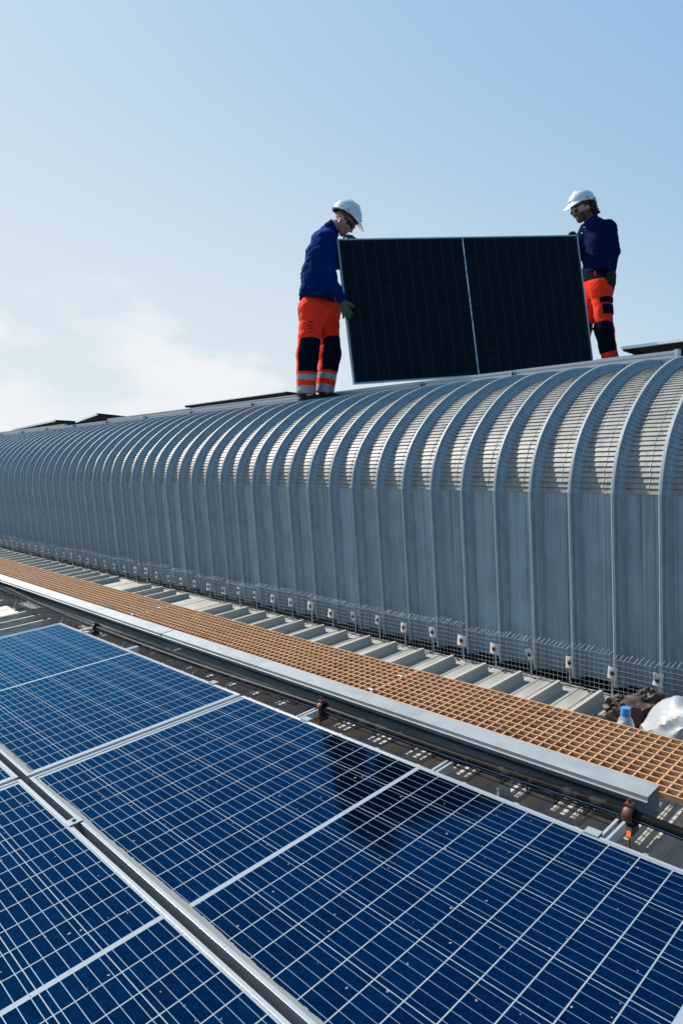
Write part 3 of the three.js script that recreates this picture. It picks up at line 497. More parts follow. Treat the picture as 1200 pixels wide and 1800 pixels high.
function skin(f, lo, hi, h) {                                     // surface nets
  const nx = Math.ceil((hi[0] - lo[0]) / h) + 1, ny = Math.ceil((hi[1] - lo[1]) / h) + 1, nz = Math.ceil((hi[2] - lo[2]) / h) + 1, v = new Float32Array(nx * ny * nz);
  const id = (i, j, k) => (k * ny + j) * nx + i, B = 4;
  v.fill(1);
  for (let K = 0; K < nz; K += B) for (let J = 0; J < ny; J += B) for (let I = 0; I < nx; I += B) {
    const c = f(lo[0] + (I + 1.5) * h, lo[1] + (J + 1.5) * h, lo[2] + (K + 1.5) * h);
    if (Math.abs(c) > h * 6.5) { if (c < 0) for (let k = K; k < Math.min(nz, K + B); k++) for (let j = J; j < Math.min(ny, J + B); j++) for (let i = I; i < Math.min(nx, I + B); i++) v[id(i, j, k)] = -1; continue; }
    for (let k = K; k < Math.min(nz, K + B); k++) for (let j = J; j < Math.min(ny, J + B); j++) for (let i = I; i < Math.min(nx, I + B); i++) v[id(i, j, k)] = f(lo[0] + i * h, lo[1] + j * h, lo[2] + k * h);
  }
  const map = new Map(), pos = [], idx = [];
  const E = [[0, 1], [2, 3], [4, 5], [6, 7], [0, 2], [1, 3], [4, 6], [5, 7], [0, 4], [1, 5], [2, 6], [3, 7]];
  for (let k = 0; k < nz - 1; k++) for (let j = 0; j < ny - 1; j++) for (let i = 0; i < nx - 1; i++) {
    const c = []; let m = 0; for (let q = 0; q < 8; q++) { const w = v[id(i + (q & 1), j + ((q >> 1) & 1), k + (q >> 2))]; c.push(w); if (w < 0) m |= 1 << q; }
    if (m === 0 || m === 255) continue;
    let sx = 0, sy = 0, sz = 0, n = 0;
    for (const [a, b] of E) if ((c[a] < 0) !== (c[b] < 0)) { const t = c[a] / (c[a] - c[b]); sx += (a & 1) + t * ((b & 1) - (a & 1)); sy += ((a >> 1) & 1) + t * (((b >> 1) & 1) - ((a >> 1) & 1)); sz += (a >> 2) + t * ((b >> 2) - (a >> 2)); n++; }
    map.set(id(i, j, k), pos.length / 3); pos.push(lo[0] + (i + sx / n) * h, lo[1] + (j + sy / n) * h, lo[2] + (k + sz / n) * h);
  }
  const quad = (a, b, c, d, flip) => { if (a === undefined || b === undefined || c === undefined || d === undefined) return; if (flip) idx.push(a, c, b, a, d, c); else idx.push(a, b, c, a, c, d); };
  for (let k = 1; k < nz - 1; k++) for (let j = 1; j < ny - 1; j++) for (let i = 1; i < nx - 1; i++) {
    const s = v[id(i, j, k)] < 0; const g = (a, b, c) => map.get(id(a, b, c));
    if (s !== v[id(i + 1, j, k)] < 0) quad(g(i, j - 1, k - 1), g(i, j, k - 1), g(i, j, k), g(i, j - 1, k), !s);
    if (s !== v[id(i, j + 1, k)] < 0) quad(g(i - 1, j, k - 1), g(i - 1, j, k), g(i, j, k), g(i, j, k - 1), !s);
    if (s !== v[id(i, j, k + 1)] < 0) quad(g(i - 1, j - 1, k), g(i, j - 1, k), g(i, j, k), g(i - 1, j, k), !s);
  }
  const g = new THREE.BufferGeometry(); g.setAttribute('position', new THREE.Float32BufferAttribute(pos, 3)); g.setIndex(idx); g.computeVertexNormals(); return g;
}
function split(g, classify, lift = {}) {                          // one closed skin into named patches by triangle
  const p = g.attributes.position, n = g.attributes.normal, ix = g.index.array, out = {};
  for (let t = 0; t < ix.length; t += 3) {
    const a = ix[t], b = ix[t + 1], c = ix[t + 2];
    const k = classify((p.getX(a) + p.getX(b) + p.getX(c)) / 3, (p.getY(a) + p.getY(b) + p.getY(c)) / 3, (p.getZ(a) + p.getZ(b) + p.getZ(c)) / 3);
    const o = (out[k] ??= { P: [], N: [] }), l = lift[k] || 0;
    for (const q of [a, b, c]) { o.P.push(p.getX(q) + n.getX(q) * l, p.getY(q) + n.getY(q) * l, p.getZ(q) + n.getZ(q) * l); o.N.push(n.getX(q), n.getY(q), n.getZ(q)); }
  }
  const r = {}; for (const k in out) { const q = new THREE.BufferGeometry(); q.setAttribute('position', new THREE.Float32BufferAttribute(out[k].P, 3)); q.setAttribute('normal', new THREE.Float32BufferAttribute(out[k].N, 3)); r[k] = q; } return r;
}
function basis(xa, ya, o) { const X = new THREE.Vector3(...xa).normalize(), Y0 = new THREE.Vector3(...ya), Z = X.clone().cross(Y0).normalize(), Y = Z.clone().cross(X).normalize(); return new THREE.Matrix4().makeBasis(X, Y, Z).setPosition(...o); }
function colored(g, fn) { const p = g.attributes.position, c = new Float32Array(p.count * 3); for (let i = 0; i < p.count; i++) { const q = fn(p.getX(i), p.getY(i), p.getZ(i)); c[3 * i] = q[0]; c[3 * i + 1] = q[1]; c[3 * i + 2] = q[2]; } g.setAttribute('color', new THREE.BufferAttribute(c, 3)); return g; }

const skinMat = phy({ vertexColors: true, roughness: 0.55, sheen: 0.0 });
const shirtMat = phy({ color: lin(0.0008, 0.0155, 0.095), roughness: 0.95, specularIntensity: 0.08 });
const poloMat = phy({ color: lin(0.0005, 0.0075, 0.044), roughness: 0.95, specularIntensity: 0.06 });
const yokeMat = phy({ color: lin(0.0014, 0.030, 0.17), roughness: 0.95, specularIntensity: 0.08 });
const collarMat = phy({ color: lin(0.0008, 0.012, 0.070), roughness: 0.95, specularIntensity: 0.08 });
const orangeMat = phy({ color: lin(0.72, 0.029, 0.009), roughness: 0.9, specularIntensity: 0.4 });
const navyMat = phy({ color: lin(0.002, 0.0045, 0.014), roughness: 0.95, specularIntensity: 0.08 });
const bandMat = std({ color: lin(0.22, 0.235, 0.25), roughness: 0.45, metalness: 0.2 });
const gloveMats = [phy({ color: lin(0.050, 0.060, 0.048), roughness: 0.9, specularIntensity: 0.4 }), phy({ color: lin(0.012, 0.018, 0.016), roughness: 0.9, specularIntensity: 0.3 })];
const helmetMat = phy({ color: lin(0.50, 0.53, 0.55), roughness: 0.35, clearcoat: 0.6, clearcoatRoughness: 0.15 });
const lensMat = phy({ color: lin(0.004, 0.004, 0.005), roughness: 0.3, specularIntensity: 0.5 });
const hairMat = std({ color: lin(0.008, 0.006, 0.005), roughness: 0.7 });
const bootMat = phy({ color: lin(0.004, 0.008, 0.022), roughness: 0.7, specularIntensity: 0.4 });
const buttonMat = std({ color: lin(0.6, 0.62, 0.65), roughness: 0.4 });
const limeMat = std({ color: lin(0.12, 0.5, 0.05), roughness: 0.6 });

// head in its own axes: face to +z, crown to +y, origin between the ears
function headField() {
  const parts = [ellip([0, 0.042, -0.012], [0.077, 0.088, 0.098]), ellip([0, -0.005, 0.022], [0.064, 0.085, 0.072]), rcone([0, -0.075, 0.055], [0, -0.082, 0.062], 0.028, 0.022), rcone([-0.045, -0.050, 0.0], [-0.015, -0.086, 0.055], 0.024, 0.018), rcone([0.045, -0.050, 0.0], [0.015, -0.086, 0.055], 0.024, 0.018), rcone([-0.04, 0.028, 0.074], [0.04, 0.028, 0.074], 0.015, 0.015), ellip([-0.035, -0.014, 0.062], [0.026, 0.024, 0.022]), ellip([0.035, -0.014, 0.062], [0.026, 0.024, 0.022])];
  const base = union(0.03, ...parts);
  const nose = union(0.008, rcone([0, 0.022, 0.086], [0, -0.022, 0.108], 0.008, 0.0115), ellip([-0.011, -0.025, 0.095], [0.009, 0.008, 0.011]), ellip([0.011, -0.025, 0.095], [0.009, 0.008, 0.011]));
  const lips = union(0.004, rcone([-0.018, -0.053, 0.083], [0.018, -0.053, 0.083], 0.0065, 0.0065), rcone([-0.014, -0.062, 0.082], [0.014, -0.062, 0.082], 0.007, 0.007));
  const ears = union(0.006, ellip([-0.080, 0.0, -0.008], [0.010, 0.031, 0.019]), ellip([0.080, 0.0, -0.008], [0.010, 0.031, 0.019]));
  const eyeL = ellip([-0.031, 0.010, 0.090], [0.017, 0.011, 0.012]), eyeR = ellip([0.031, 0.010, 0.090], [0.017, 0.011, 0.012]);
  return (x, y, z) => { let d = smin(base(x, y, z), nose(x, y, z), 0.018); d = Math.max(d, -eyeL(x, y, z)); d = Math.max(d, -eyeR(x, y, z)); d = smin(d, ellip([-0.031, 0.010, 0.076], [0.013, 0.013, 0.013])(x, y, z), 0.004); d = smin(d, ellip([0.031, 0.010, 0.076], [0.013, 0.013, 0.013])(x, y, z), 0.004); d = smin(d, lips(x, y, z), 0.006); d = smin(d, ears(x, y, z), 0.008); return d; };
}
const headGeo = skin(headField(), [-0.1, -0.125, -0.125], [0.1, 0.15, 0.14], 0.0042);
// hard hat in head axes
function hardHat(parent, mtx0) {
  const mtx = mtx0.clone().multiply(new THREE.Matrix4().makeTranslation(0, 0.020, -0.006)).multiply(new THREE.Matrix4().makeRotationX(-0.10));
  const dome = ellip([0, 0.048, -0.010], [0.112, 0.118, 0.142]), inner = ellip([0, 0.040, -0.010], [0.104, 0.112, 0.134]);
  const peak = ellip([0, 0.052, 0.120], [0.098, 0.011, 0.080]), rim = ellip([0, 0.045, -0.012], [0.122, 0.011, 0.153]);
  const ridge = [rcone([0, 0.160, 0.035], [0, 0.161, -0.06], 0.009, 0.009), rcone([-0.036, 0.158, 0.05], [-0.036, 0.157, -0.06], 0.005, 0.005), rcone([0.036, 0.158, 0.05], [0.036, 0.157, -0.06], 0.005, 0.005)];
  const slots = [-0.02, 0.02].flatMap((x) => [-0.045, -0.02, 0.006].map((z) => rcone([x, 0.166, z], [x, 0.166, z + 0.012], 0.006, 0.006)));
  const f = (x, y, z) => {
    const cut = 0.046 - 0.25 * Math.max(0, -z - 0.02) + 0.05 * Math.max(0, z);
    let d = Math.max(dome(x, y, z), cut - y); d = smin(d, ridge[0](x, y, z), 0.03);
    const droop = y + 0.9 * Math.max(0, z - 0.09) * Math.max(0, z - 0.09) * 4 + x * x * 1.6; d = smin(d, Math.max(peak(x, droop, z), 0.06 - z), 0.012);
    const ry = y + 0.25 * Math.max(0, -z - 0.02) - 0.05 * Math.max(0, z); d = smin(d, rim(x, ry, z), 0.008);
    d = Math.max(d, -inner(x, y, z)); for (const s of slots) d = Math.max(d, -s(x, y, z)); return d;
  };
  const g = skin(f, [-0.135, -0.01, -0.175], [0.135, 0.19, 0.225], 0.0046); g.applyMatrix4(mtx);
  const hat = part(parent, 'hard_hat', g, helmetMat);
  const band = new THREE.CylinderGeometry(0.099, 0.099, 0.022, 40, 1, true).scale(0.93, 1, 1.18).translate(0, 0.030, -0.008).applyMatrix4(mtx); part(hat, 'headband', band, blackRubber);
  const knob = new THREE.CylinderGeometry(0.016, 0.016, 0.02, 16).rotateX(Math.PI / 2).translate(0, 0.012, -0.128).applyMatrix4(mtx); part(hat, 'ratchet_knob', merge([knob, box(0.07, 0.03, 0.008, 0, 0.014, -0.116).applyMatrix4(mtx)]), blackRubber);
  part(hat, 'sticker', new THREE.CylinderGeometry(0.1165, 0.1165, 0.016, 12, 1, true, -0.16, 0.32).scale(1, 1, 1.24).translate(0, 0.072, -0.009).applyMatrix4(mtx), bandMat);
  for (const s of [-1, 1]) part(hat, 'side_slot', new RoundedBoxGeometry(0.004, 0.014, 0.024, 2, 0.0018).rotateZ(s * 0.15).translate(s * 0.1125, 0.065, 0.01).applyMatrix4(mtx), bandMat);
  return hat;
}
function shades(parent, mtx, wire) {
  const l = [];
  if (wire) {
    const g = [], q = []; for (const s of [-1, 1]) { g.push(new THREE.TorusGeometry(0.0235, 0.0012, 8, 32).scale(1.05, 0.86, 1).rotateY(s * 0.22).translate(s * 0.033, 0.006, 0.101)); q.push(new THREE.CylinderGeometry(0.0232, 0.0232, 0.002, 28).rotateX(Math.PI / 2).scale(1.05, 0.86, 1).rotateY(s * 0.22).translate(s * 0.033, 0.006, 0.100)); g.push(bar([s * 0.056, 0.012, 0.096], [s * 0.083, 0.014, 0.0], 0.0032, 0.0045)); } g.push(bar([-0.010, 0.010, 0.106], [0.010, 0.010, 0.106], 0.003));
    const o = part(parent, 'sunglasses', merge(g.map((x) => x.applyMatrix4(mtx))), std({ color: lin(0.32, 0.28, 0.2), metalness: 0.8, roughness: 0.35 })); part(o, 'lens', merge(q.map((x) => x.applyMatrix4(mtx))), lensMat); return;
  }
  const lens = new THREE.CylinderGeometry(0.094, 0.088, 0.046, 30, 1, true, -1.15, 2.3).scale(0.96, 1, 1.15).translate(0, 0.008, 0.004); const inner = lens.clone().scale(0.94, 0.98, 0.95);
  l.push(lens, inner); for (const s of [-1, 1]) l.push(bar([s * 0.080, 0.016, 0.048], [s * 0.086, 0.012, -0.012], 0.004, 0.012), bar([s * 0.086, 0.012, -0.012], [s * 0.083, -0.008, -0.04], 0.004, 0.008));
  l.push(new THREE.TorusGeometry(0.0905, 0.003, 6, 30, 2.3).rotateX(Math.PI / 2).rotateY(-Math.PI / 2 + 1.15).scale(0.96, 1, 1.15).translate(0, 0.029, 0.004));
  const m = part(parent, 'sunglasses', merge(l.map((x) => x.applyMatrix4(mtx))), lensMat); return m;
}
// gloved hand: wrist at the origin, fingers towards -y, palm faces +z, thumb on +x * side
function handGeo(side, curl, spread, size, thumbOut = 0.5) {
  const fs = []; const W = [-0.033, -0.0115, 0.011, 0.0325].map((x) => x * side);
  const palm = union(0.02, ...W.map((x, i) => rcone([x * 0.72, -0.012, 0], [x, -0.092 + (i === 0 ? 0.008 : i === 3 ? 0.003 : 0), 0], 0.0175, 0.0145)), rcone([0.030 * side, -0.02, 0.006], [0.036 * side, -0.05, 0.012], 0.017, 0.015));
  fs.push(palm);
  const fing = W.map((x, i) => {
    const L = [0.060, 0.076, 0.083, 0.074][i], sgm = [0.45, 0.31, 0.24]; let p = [x, -0.092 + (i === 0 ? 0.008 : i === 3 ? 0.003 : 0), 0], a = curl[i] * 0.55; const sp = spread * (i - 1.5) * side * 0.35, out = [];
    for (let s = 0; s < 3; s++) { const l = L * sgm[s], q = [p[0] + Math.sin(sp) * l, p[1] - Math.cos(a) * l, p[2] + Math.sin(a) * l]; out.push(rcone(p, q, 0.0115 - 0.0011 * s, 0.0108 - 0.0012 * s)); p = q; a += curl[i]; }
    return union(0.004, ...out);
  });
  const t0 = [0.034 * side, -0.030, 0.010], t1 = [(0.050 + 0.012 * thumbOut) * side, -0.060, 0.018], t2 = [(0.054 + 0.028 * thumbOut) * side, -0.084, 0.026], t3 = [(0.053 + 0.036 * thumbOut) * side, -0.104, 0.034];
  const thumb = union(0.006, rcone(t0, t1, 0.0165, 0.0135), rcone(t1, t2, 0.0132, 0.0120), rcone(t2, t3, 0.0120, 0.0098));
  const cuff = union(0.01, rcone([0, 0.040, 0], [0, -0.010, 0], 0.034, 0.029));
  const f = (x, y, z) => { x /= size; y /= size; z /= size; let d = palm(x, y, z); for (const g of fing) d = smin(d, g(x, y, z), 0.005); d = smin(d, thumb(x, y, z), 0.010); d = smin(d, Math.max(cuff(x, y, z * 1.25), y - 0.045), 0.014); const rib = y > 0.002 && y < 0.02 ? 0.0015 * Math.cos(y * 350) : 0; return (d - rib) * size; };
  return skin(f, [-0.12 * size, -0.2 * size, -0.06 * size], [0.12 * size, 0.055 * size, 0.13 * size], 0.0042);
}

const camR = new THREE.Vector3(1, 0, 0).applyQuaternion(camera.quaternion), camU = new THREE.Vector3(0, 1, 0).applyQuaternion(camera.quaternion);
// a person is laid out in axes of their own: x across, y up, z towards the roof edge, metres from the feet
function person(feet, label) {
  const g = new THREE.Group(); g.name = numbered('person'); g.position.copy(feet); g.rotation.y = 0.8022; scene.add(g); tag(g, label, 'person', 'roof workers carrying the black panel'); g.updateMatrixWorld(); return g;
}
const FOCAL = 1195;
function jointsFrom(g, feetPx) {                                  // joint measured on the photograph (pixels, metres from the lens) -> the person's own axes
  const inv = g.matrixWorld.clone().invert();
  return (x, y, d) => { const v = EYE.clone().addScaledVector(FWD, d).addScaledVector(camR, ((x - 600) / FOCAL) * d).addScaledVector(camU, (-(y - 900) / FOCAL) * d).applyMatrix4(inv); return [v.x, v.y, v.z]; };
}
const wrinkle = (amp, fx, fy, s) => (x, y, z) => { const n = fbm(x * fx + s, y * fy + 0.6 * Math.sin(x * 9 + s), z * fx, 3); const r = 1 - Math.abs(2 * n - 1) ; return amp * (r - 0.72); };
const lerp3 = (a, b, t) => [a[0] + (b[0] - a[0]) * t, a[1] + (b[1] - a[1]) * t, a[2] + (b[2] - a[2]) * t];
function along(p, a, b) { const d = [b[0] - a[0], b[1] - a[1], b[2] - a[2]], L2 = d[0] ** 2 + d[1] ** 2 + d[2] ** 2; return ((p[0] - a[0]) * d[0] + (p[1] - a[1]) * d[1] + (p[2] - a[2]) * d[2]) / L2; }
const dist = (a, b) => Math.hypot(a[0] - b[0], a[1] - b[1], a[2] - b[2]);
function worldAt(x, y, d) { return EYE.clone().addScaledVector(FWD, d).addScaledVector(camR, ((x - 600) / FOCAL) * d).addScaledVector(camU, (-(y - 900) / FOCAL) * d); }

function build(P, J, o) {
  const { shoulderR, shoulderL, elbowR, elbowL, wristR, wristL, hipR, hipL, kneeR, kneeL, ankleR, ankleL, toeR, toeL, neck, chest, belly, pelvis, head } = J;
  // inner body: one continuous skin, with the head merged in
  const body = union(0.05, rcone(neck, lerp3(neck, head, 0.8), 0.056, 0.055), rcone(shoulderR, shoulderL, 0.055, 0.055), rcone(chest, belly, 0.10, 0.10), rcone(belly, pelvis, 0.10, 0.11), rcone(neck, chest, 0.055, 0.10),
    rcone(shoulderR, elbowR, 0.042, 0.034), rcone(elbowR, wristR, 0.034, 0.026), rcone(shoulderL, elbowL, 0.042, 0.034), rcone(elbowL, wristL, 0.034, 0.026),
    rcone(hipR, kneeR, 0.07, 0.05), rcone(kneeR, ankleR, 0.05, 0.036), rcone(hipL, kneeL, 0.07, 0.05), rcone(kneeL, ankleL, 0.05, 0.036), rcone(ankleR, toeR, 0.036, 0.03), rcone(ankleL, toeL, 0.036, 0.03));
  const bg = skin(body, [-0.7, -0.1, -0.75], [0.75, 1.95, 0.6], 0.013);
  const hm = basis(o.headX, o.headY, head), hinv = hm.clone().invert();
  const hg = headGeo.clone().applyMatrix4(hm);
  const q = new THREE.Vector3();
  const all = mergeGeometries([bg, hg].map((g) => { const c = g.clone(); c.deleteAttribute('uv'); return c; }));
  colored(all, (x, y, z) => {
    q.set(x, y, z).applyMatrix4(hinv); let c = o.tone; const n = fbm(x * 60, y * 60, z * 60, 2);
    const beard = sst(-0.02, -0.05, q.y + 0.25 * Math.max(0, 0.03 - q.z) - 0.02) * sst(-0.045, -0.005, q.z) * (q.y > -0.13 ? 1 : 0) * o.beard * (1 - 0.85 * sst(0.013, 0.007, Math.hypot((q.x) * 0.55, q.y + 0.058)) * sst(0.07, 0.08, q.z));
    c = lerp3(c, [0.018, 0.012, 0.010], clamp(beard * (0.75 + 0.5 * n)));
    if (Math.hypot(q.x * 0.55, q.y + 0.058) < 0.011 && q.z > 0.075) c = lerp3(c, [0.16, 0.06, 0.05], 0.5);
    if (q.y > 0.036 && q.y < 0.048 && q.z > 0.06 && Math.abs(q.x) > 0.012 && Math.abs(q.x) < 0.055) c = [0.02, 0.014, 0.01];
    const hairline = q.y > 0.018 && q.z < 0.03 && Math.abs(q.x) > 0.03 || q.z < -0.06 && q.y > -0.05; if (hairline && Math.hypot(q.x, q.y, q.z) < 0.19) c = lerp3(c, [0.010, 0.008, 0.007], o.crop);
    return c;
  });
  part(P, 'body', all, skinMat);
  // jacket
  const wr = wrinkle(o.fold, 7, 11, o.seed), wr2 = wrinkle(o.fold * 0.9, 16, 22, o.seed + 5);
  const jf = union(0.055, ...o.torso, rcone(shoulderR, elbowR, 0.075, 0.060), rcone(shoulderL, elbowL, 0.075, 0.060));
  const af = union(0.03, rcone(shoulderR, elbowR, 0.074, 0.060), rcone(elbowR, wristR, 0.060, 0.041), rcone(shoulderL, elbowL, 0.074, 0.060), rcone(elbowL, wristL, 0.060, 0.041));
  const hem = o.hem;
  const jacket = (x, y, z) => { const a = af(x, y, z); let d = smin(Math.max(jf(x, y, z), hem - 0.02 * x - y + 0.018 * Math.sin(x * 14 + z * 9 + o.seed)), a, 0.022); if (Math.abs(d) < 0.05) d += wr(x, y, z) + 0.5 * wr2(x, y, z); return d; };
  const jg = skin(jacket, [-0.55, hem - 0.22, -0.7], [0.65, 1.72, 0.55], 0.0078);
  const jp = split(jg, (x, y, z) => { const a = af(x, y, z), t = Math.max(along([x, y, z], elbowR, wristR), along([x, y, z], elbowL, wristL)); if (a < 0.02 && t > 0.86 && Math.min(dist([x, y, z], wristR), dist([x, y, z], wristL)) < 0.09) return 'cuff'; if (y < hem + 0.045 && a > 0.03) return 'hem_band'; if (!o.wire && y > neck[1] - 0.115 + 0.25 * (x - neck[0])) return 'shoulder_yoke'; return 'main'; }, { cuff: 0.003, hem_band: 0.003, shoulder_yoke: 0.004 });
  const jm = part(P, o.wire ? 'shirt' : 'jacket', jp.main, o.wire ? poloMat : shirtMat);
  for (const k in jp) if (k !== 'main') part(jm, k, jp[k], o.wire ? poloMat : k === 'shoulder_yoke' ? yokeMat : collarMat);
  const nx = lerp3(neck, head, 0.42);
  const cf = rcone(lerp3(neck, chest, 0.12), nx, 0.082, 0.074), ci = rcone(lerp3(neck, chest, 0.12), nx, 0.070, 0.066);
  const collar = (x, y, z) => { const t = along([x, y, z], neck, head); return Math.max(cf(x, y, z), -ci(x, y, z), (t - o.collarTop) * 0.2, -(t + 0.35) * 0.2); };
  part(P, 'collar', skin(collar, [neck[0] - 0.2, neck[1] - 0.15, neck[2] - 0.2], [neck[0] + 0.2, neck[1] + 0.2, neck[2] + 0.2], 0.006), collarMat);
  // trousers
  const w3 = wrinkle(0.013, 8, 12, o.seed + 9), lg = (h, k, a, r0, r1, r2) => union(0.03, rcone(h, k, r0, r1), rcone(k, a, r1, r2));
  const legR = lg(hipR, kneeR, ankleR, ...o.legW), legL = lg(hipL, kneeL, ankleL, ...o.legW);
  const waist = [pelvis[0] + o.waist[0], pelvis[1] + 0.09, pelvis[2] + o.waist[1]];
  const pf = union(0.05, rcone(hipR, hipL, 0.125, 0.125), rcone(pelvis, waist, 0.145, 0.135));
  const trousers = (x, y, z) => { const a = legR(x, y, z), b = legL(x, y, z); let d = smin(smin(a, b, 0.012), pf(x, y, z), 0.06); const tR = along([x, y, z], kneeR, ankleR), tL = along([x, y, z], kneeL, ankleL); const t = a < b ? tR : tL; if (y < pelvis[1]) d = Math.max(d, (t - 0.98) * 0.4); d = Math.max(d, y - waist[1] - 0.02); if (Math.abs(d) < 0.05) d += w3(x, y, z); return d; };
  const tg = skin(trousers, [-0.5, -0.05, -0.6], [0.6, 1.15, 0.55], 0.0068);
  const patch = split(tg, (x, y, z) => {
    const p = [x, y, z], R = legR(x, y, z) < legL(x, y, z), h = R ? hipR : hipL, k = R ? kneeR : kneeL, a = R ? ankleR : ankleL;
    const tu = along(p, h, k), tl = along(p, k, a), c = tl > 0 ? lerp3(k, a, clamp(tl)) : lerp3(h, k, clamp(tu));
    const vx = x - c[0], vz = z - c[2], l = Math.hypot(vx, vz) || 1, f = R ? o.frontR : o.frontL, cosA = (vx * f[0] + vz * f[1]) / l;
    for (const [t0, t1] of o.bands) if (tl > t0 && tl < t1) return 'reflective_band';
    const yk = tl > 0 ? tl : (tu - 1); if (yk > o.knee[0] + 0.05 * (1 - cosA) && yk < o.knee[1] && cosA > o.knee[2]) return 'knee_patch';
    if (o.extra) { const e = o.extra(p, R, tu, tl, cosA, vx / l, vz / l); if (e) return e; }
    return 'trousers';
  }, { knee_patch: 0.0025, reflective_band: 0.0015, pocket: 0.006, hip_panel: 0.001 });
  const tm = part(P, 'trousers', patch.trousers, orangeMat);
  for (const k in patch) if (k !== 'trousers') part(tm, k, patch[k], k === 'reflective_band' ? bandMat : navyMat);
  // boots
  for (const [a, t] of [[ankleR, toeR], [ankleL, toeL]]) {
    const heel = [a[0] - (t[0] - a[0]) * 0.35, t[1], a[2] - (t[2] - a[2]) * 0.35];
    const bf = union(0.03, rcone([a[0], a[1] + 0.06, a[2]], [a[0], t[1] + 0.03, a[2]], 0.052, 0.052), rcone(heel, t, 0.042, 0.045)), fy = t[1] - 0.042;
    const bgm = skin((x, y, z) => Math.max(bf(x, y, z), fy - y), [Math.min(a[0], t[0]) - 0.16, fy - 0.03, Math.min(a[2], t[2]) - 0.16], [Math.max(a[0], t[0]) + 0.16, a[1] + 0.14, Math.max(a[2], t[2]) + 0.16], 0.007);
    part(P, 'boot', bgm, bootMat);
  }
  hardHat(P, hm); shades(P, hm, o.wire);
  return { hm };
}
function hand(P, geo, m, k) { part(P, 'glove', geo.clone().applyMatrix4(m), gloveMats[k]); }

// the held panel: black half-cut module of 22 by 6 cells
{
  const o = new THREE.Vector3(-1.883, 1.747, -2.561), X = new THREE.Vector3(1.216, 0.219, -2.032).normalize(), Yr = new THREE.Vector3(-0.181, 1.29, 0.031), Z = X.clone().cross(Yr).normalize(), Y = Z.clone().cross(X);
  const g = new THREE.Group(); g.name = numbered('black_solar_panel'); g.quaternion.setFromRotationMatrix(new THREE.Matrix4().makeBasis(X, Y, Z)); g.position.copy(o); scene.add(g);
  tag(g, 'large black solar panel held upright between the two workers', 'solar panel');
  const L = 2.384, H = 1.303, F = 0.012, D = 0.033;
  for (const y of [F / 2, H - F / 2]) part(g, 'frame_rail', new RoundedBoxGeometry(L, F, D, 2, 0.0012), aluMat, [L / 2, y, -D / 2]);
  for (const x of [F / 2, L - F / 2]) { part(g, 'frame_rail', new RoundedBoxGeometry(F, H - 2 * F - 0.0004, D, 2, 0.0012), aluMat, [x, H / 2, -D / 2]); part(g, 'frame_flange', box(0.03, H - 2 * F - 0.002, 0.002, x < 1 ? 0.028 : L - 0.028, H / 2, -D + 0.002), aluMat); }
  part(g, 'backsheet', box(L - 2 * F, H - 2 * F, 0.004, L / 2, H / 2, -0.0055), monoSheet);
  part(g, 'centre_strip', box(0.010, H - 2 * F - 0.004, 0.0012, L / 2, H / 2, -0.0030), phy({ map: tex(16, 512, (u, v) => { const s = 0.5 + 0.4 * (vn(v * 70, 1, 1) > 0.35 ? 1 : 0); return [0.62 * s, 0.68 * s, 0.74 * s]; }), roughness: 0.4, clearcoat: 1, clearcoatRoughness: 0.05 }));
  const px = 0.1052, py = 0.2105, cg = box(px - 0.0022, py - 0.0024, 0.0008);
  for (let h = 0; h < 2; h++) for (let i = 0; i < 11; i++) for (let j = 0; j < 6; j++) part(g, 'cell', cg, monoMats[(i * 3 + j * 5 + h) % 4 === 0 ? 1 : 0], [L / 2 + (h ? 1 : -1) * (0.009 + px * (i + 0.5)), H / 2 + py * (j - 2.5), -0.0030]);
  part(g, 'junction_box', new RoundedBoxGeometry(0.09, 0.06, 0.02, 2, 0.004), blackRubber, [L / 2, H / 2 + 0.2, -0.02]);
}
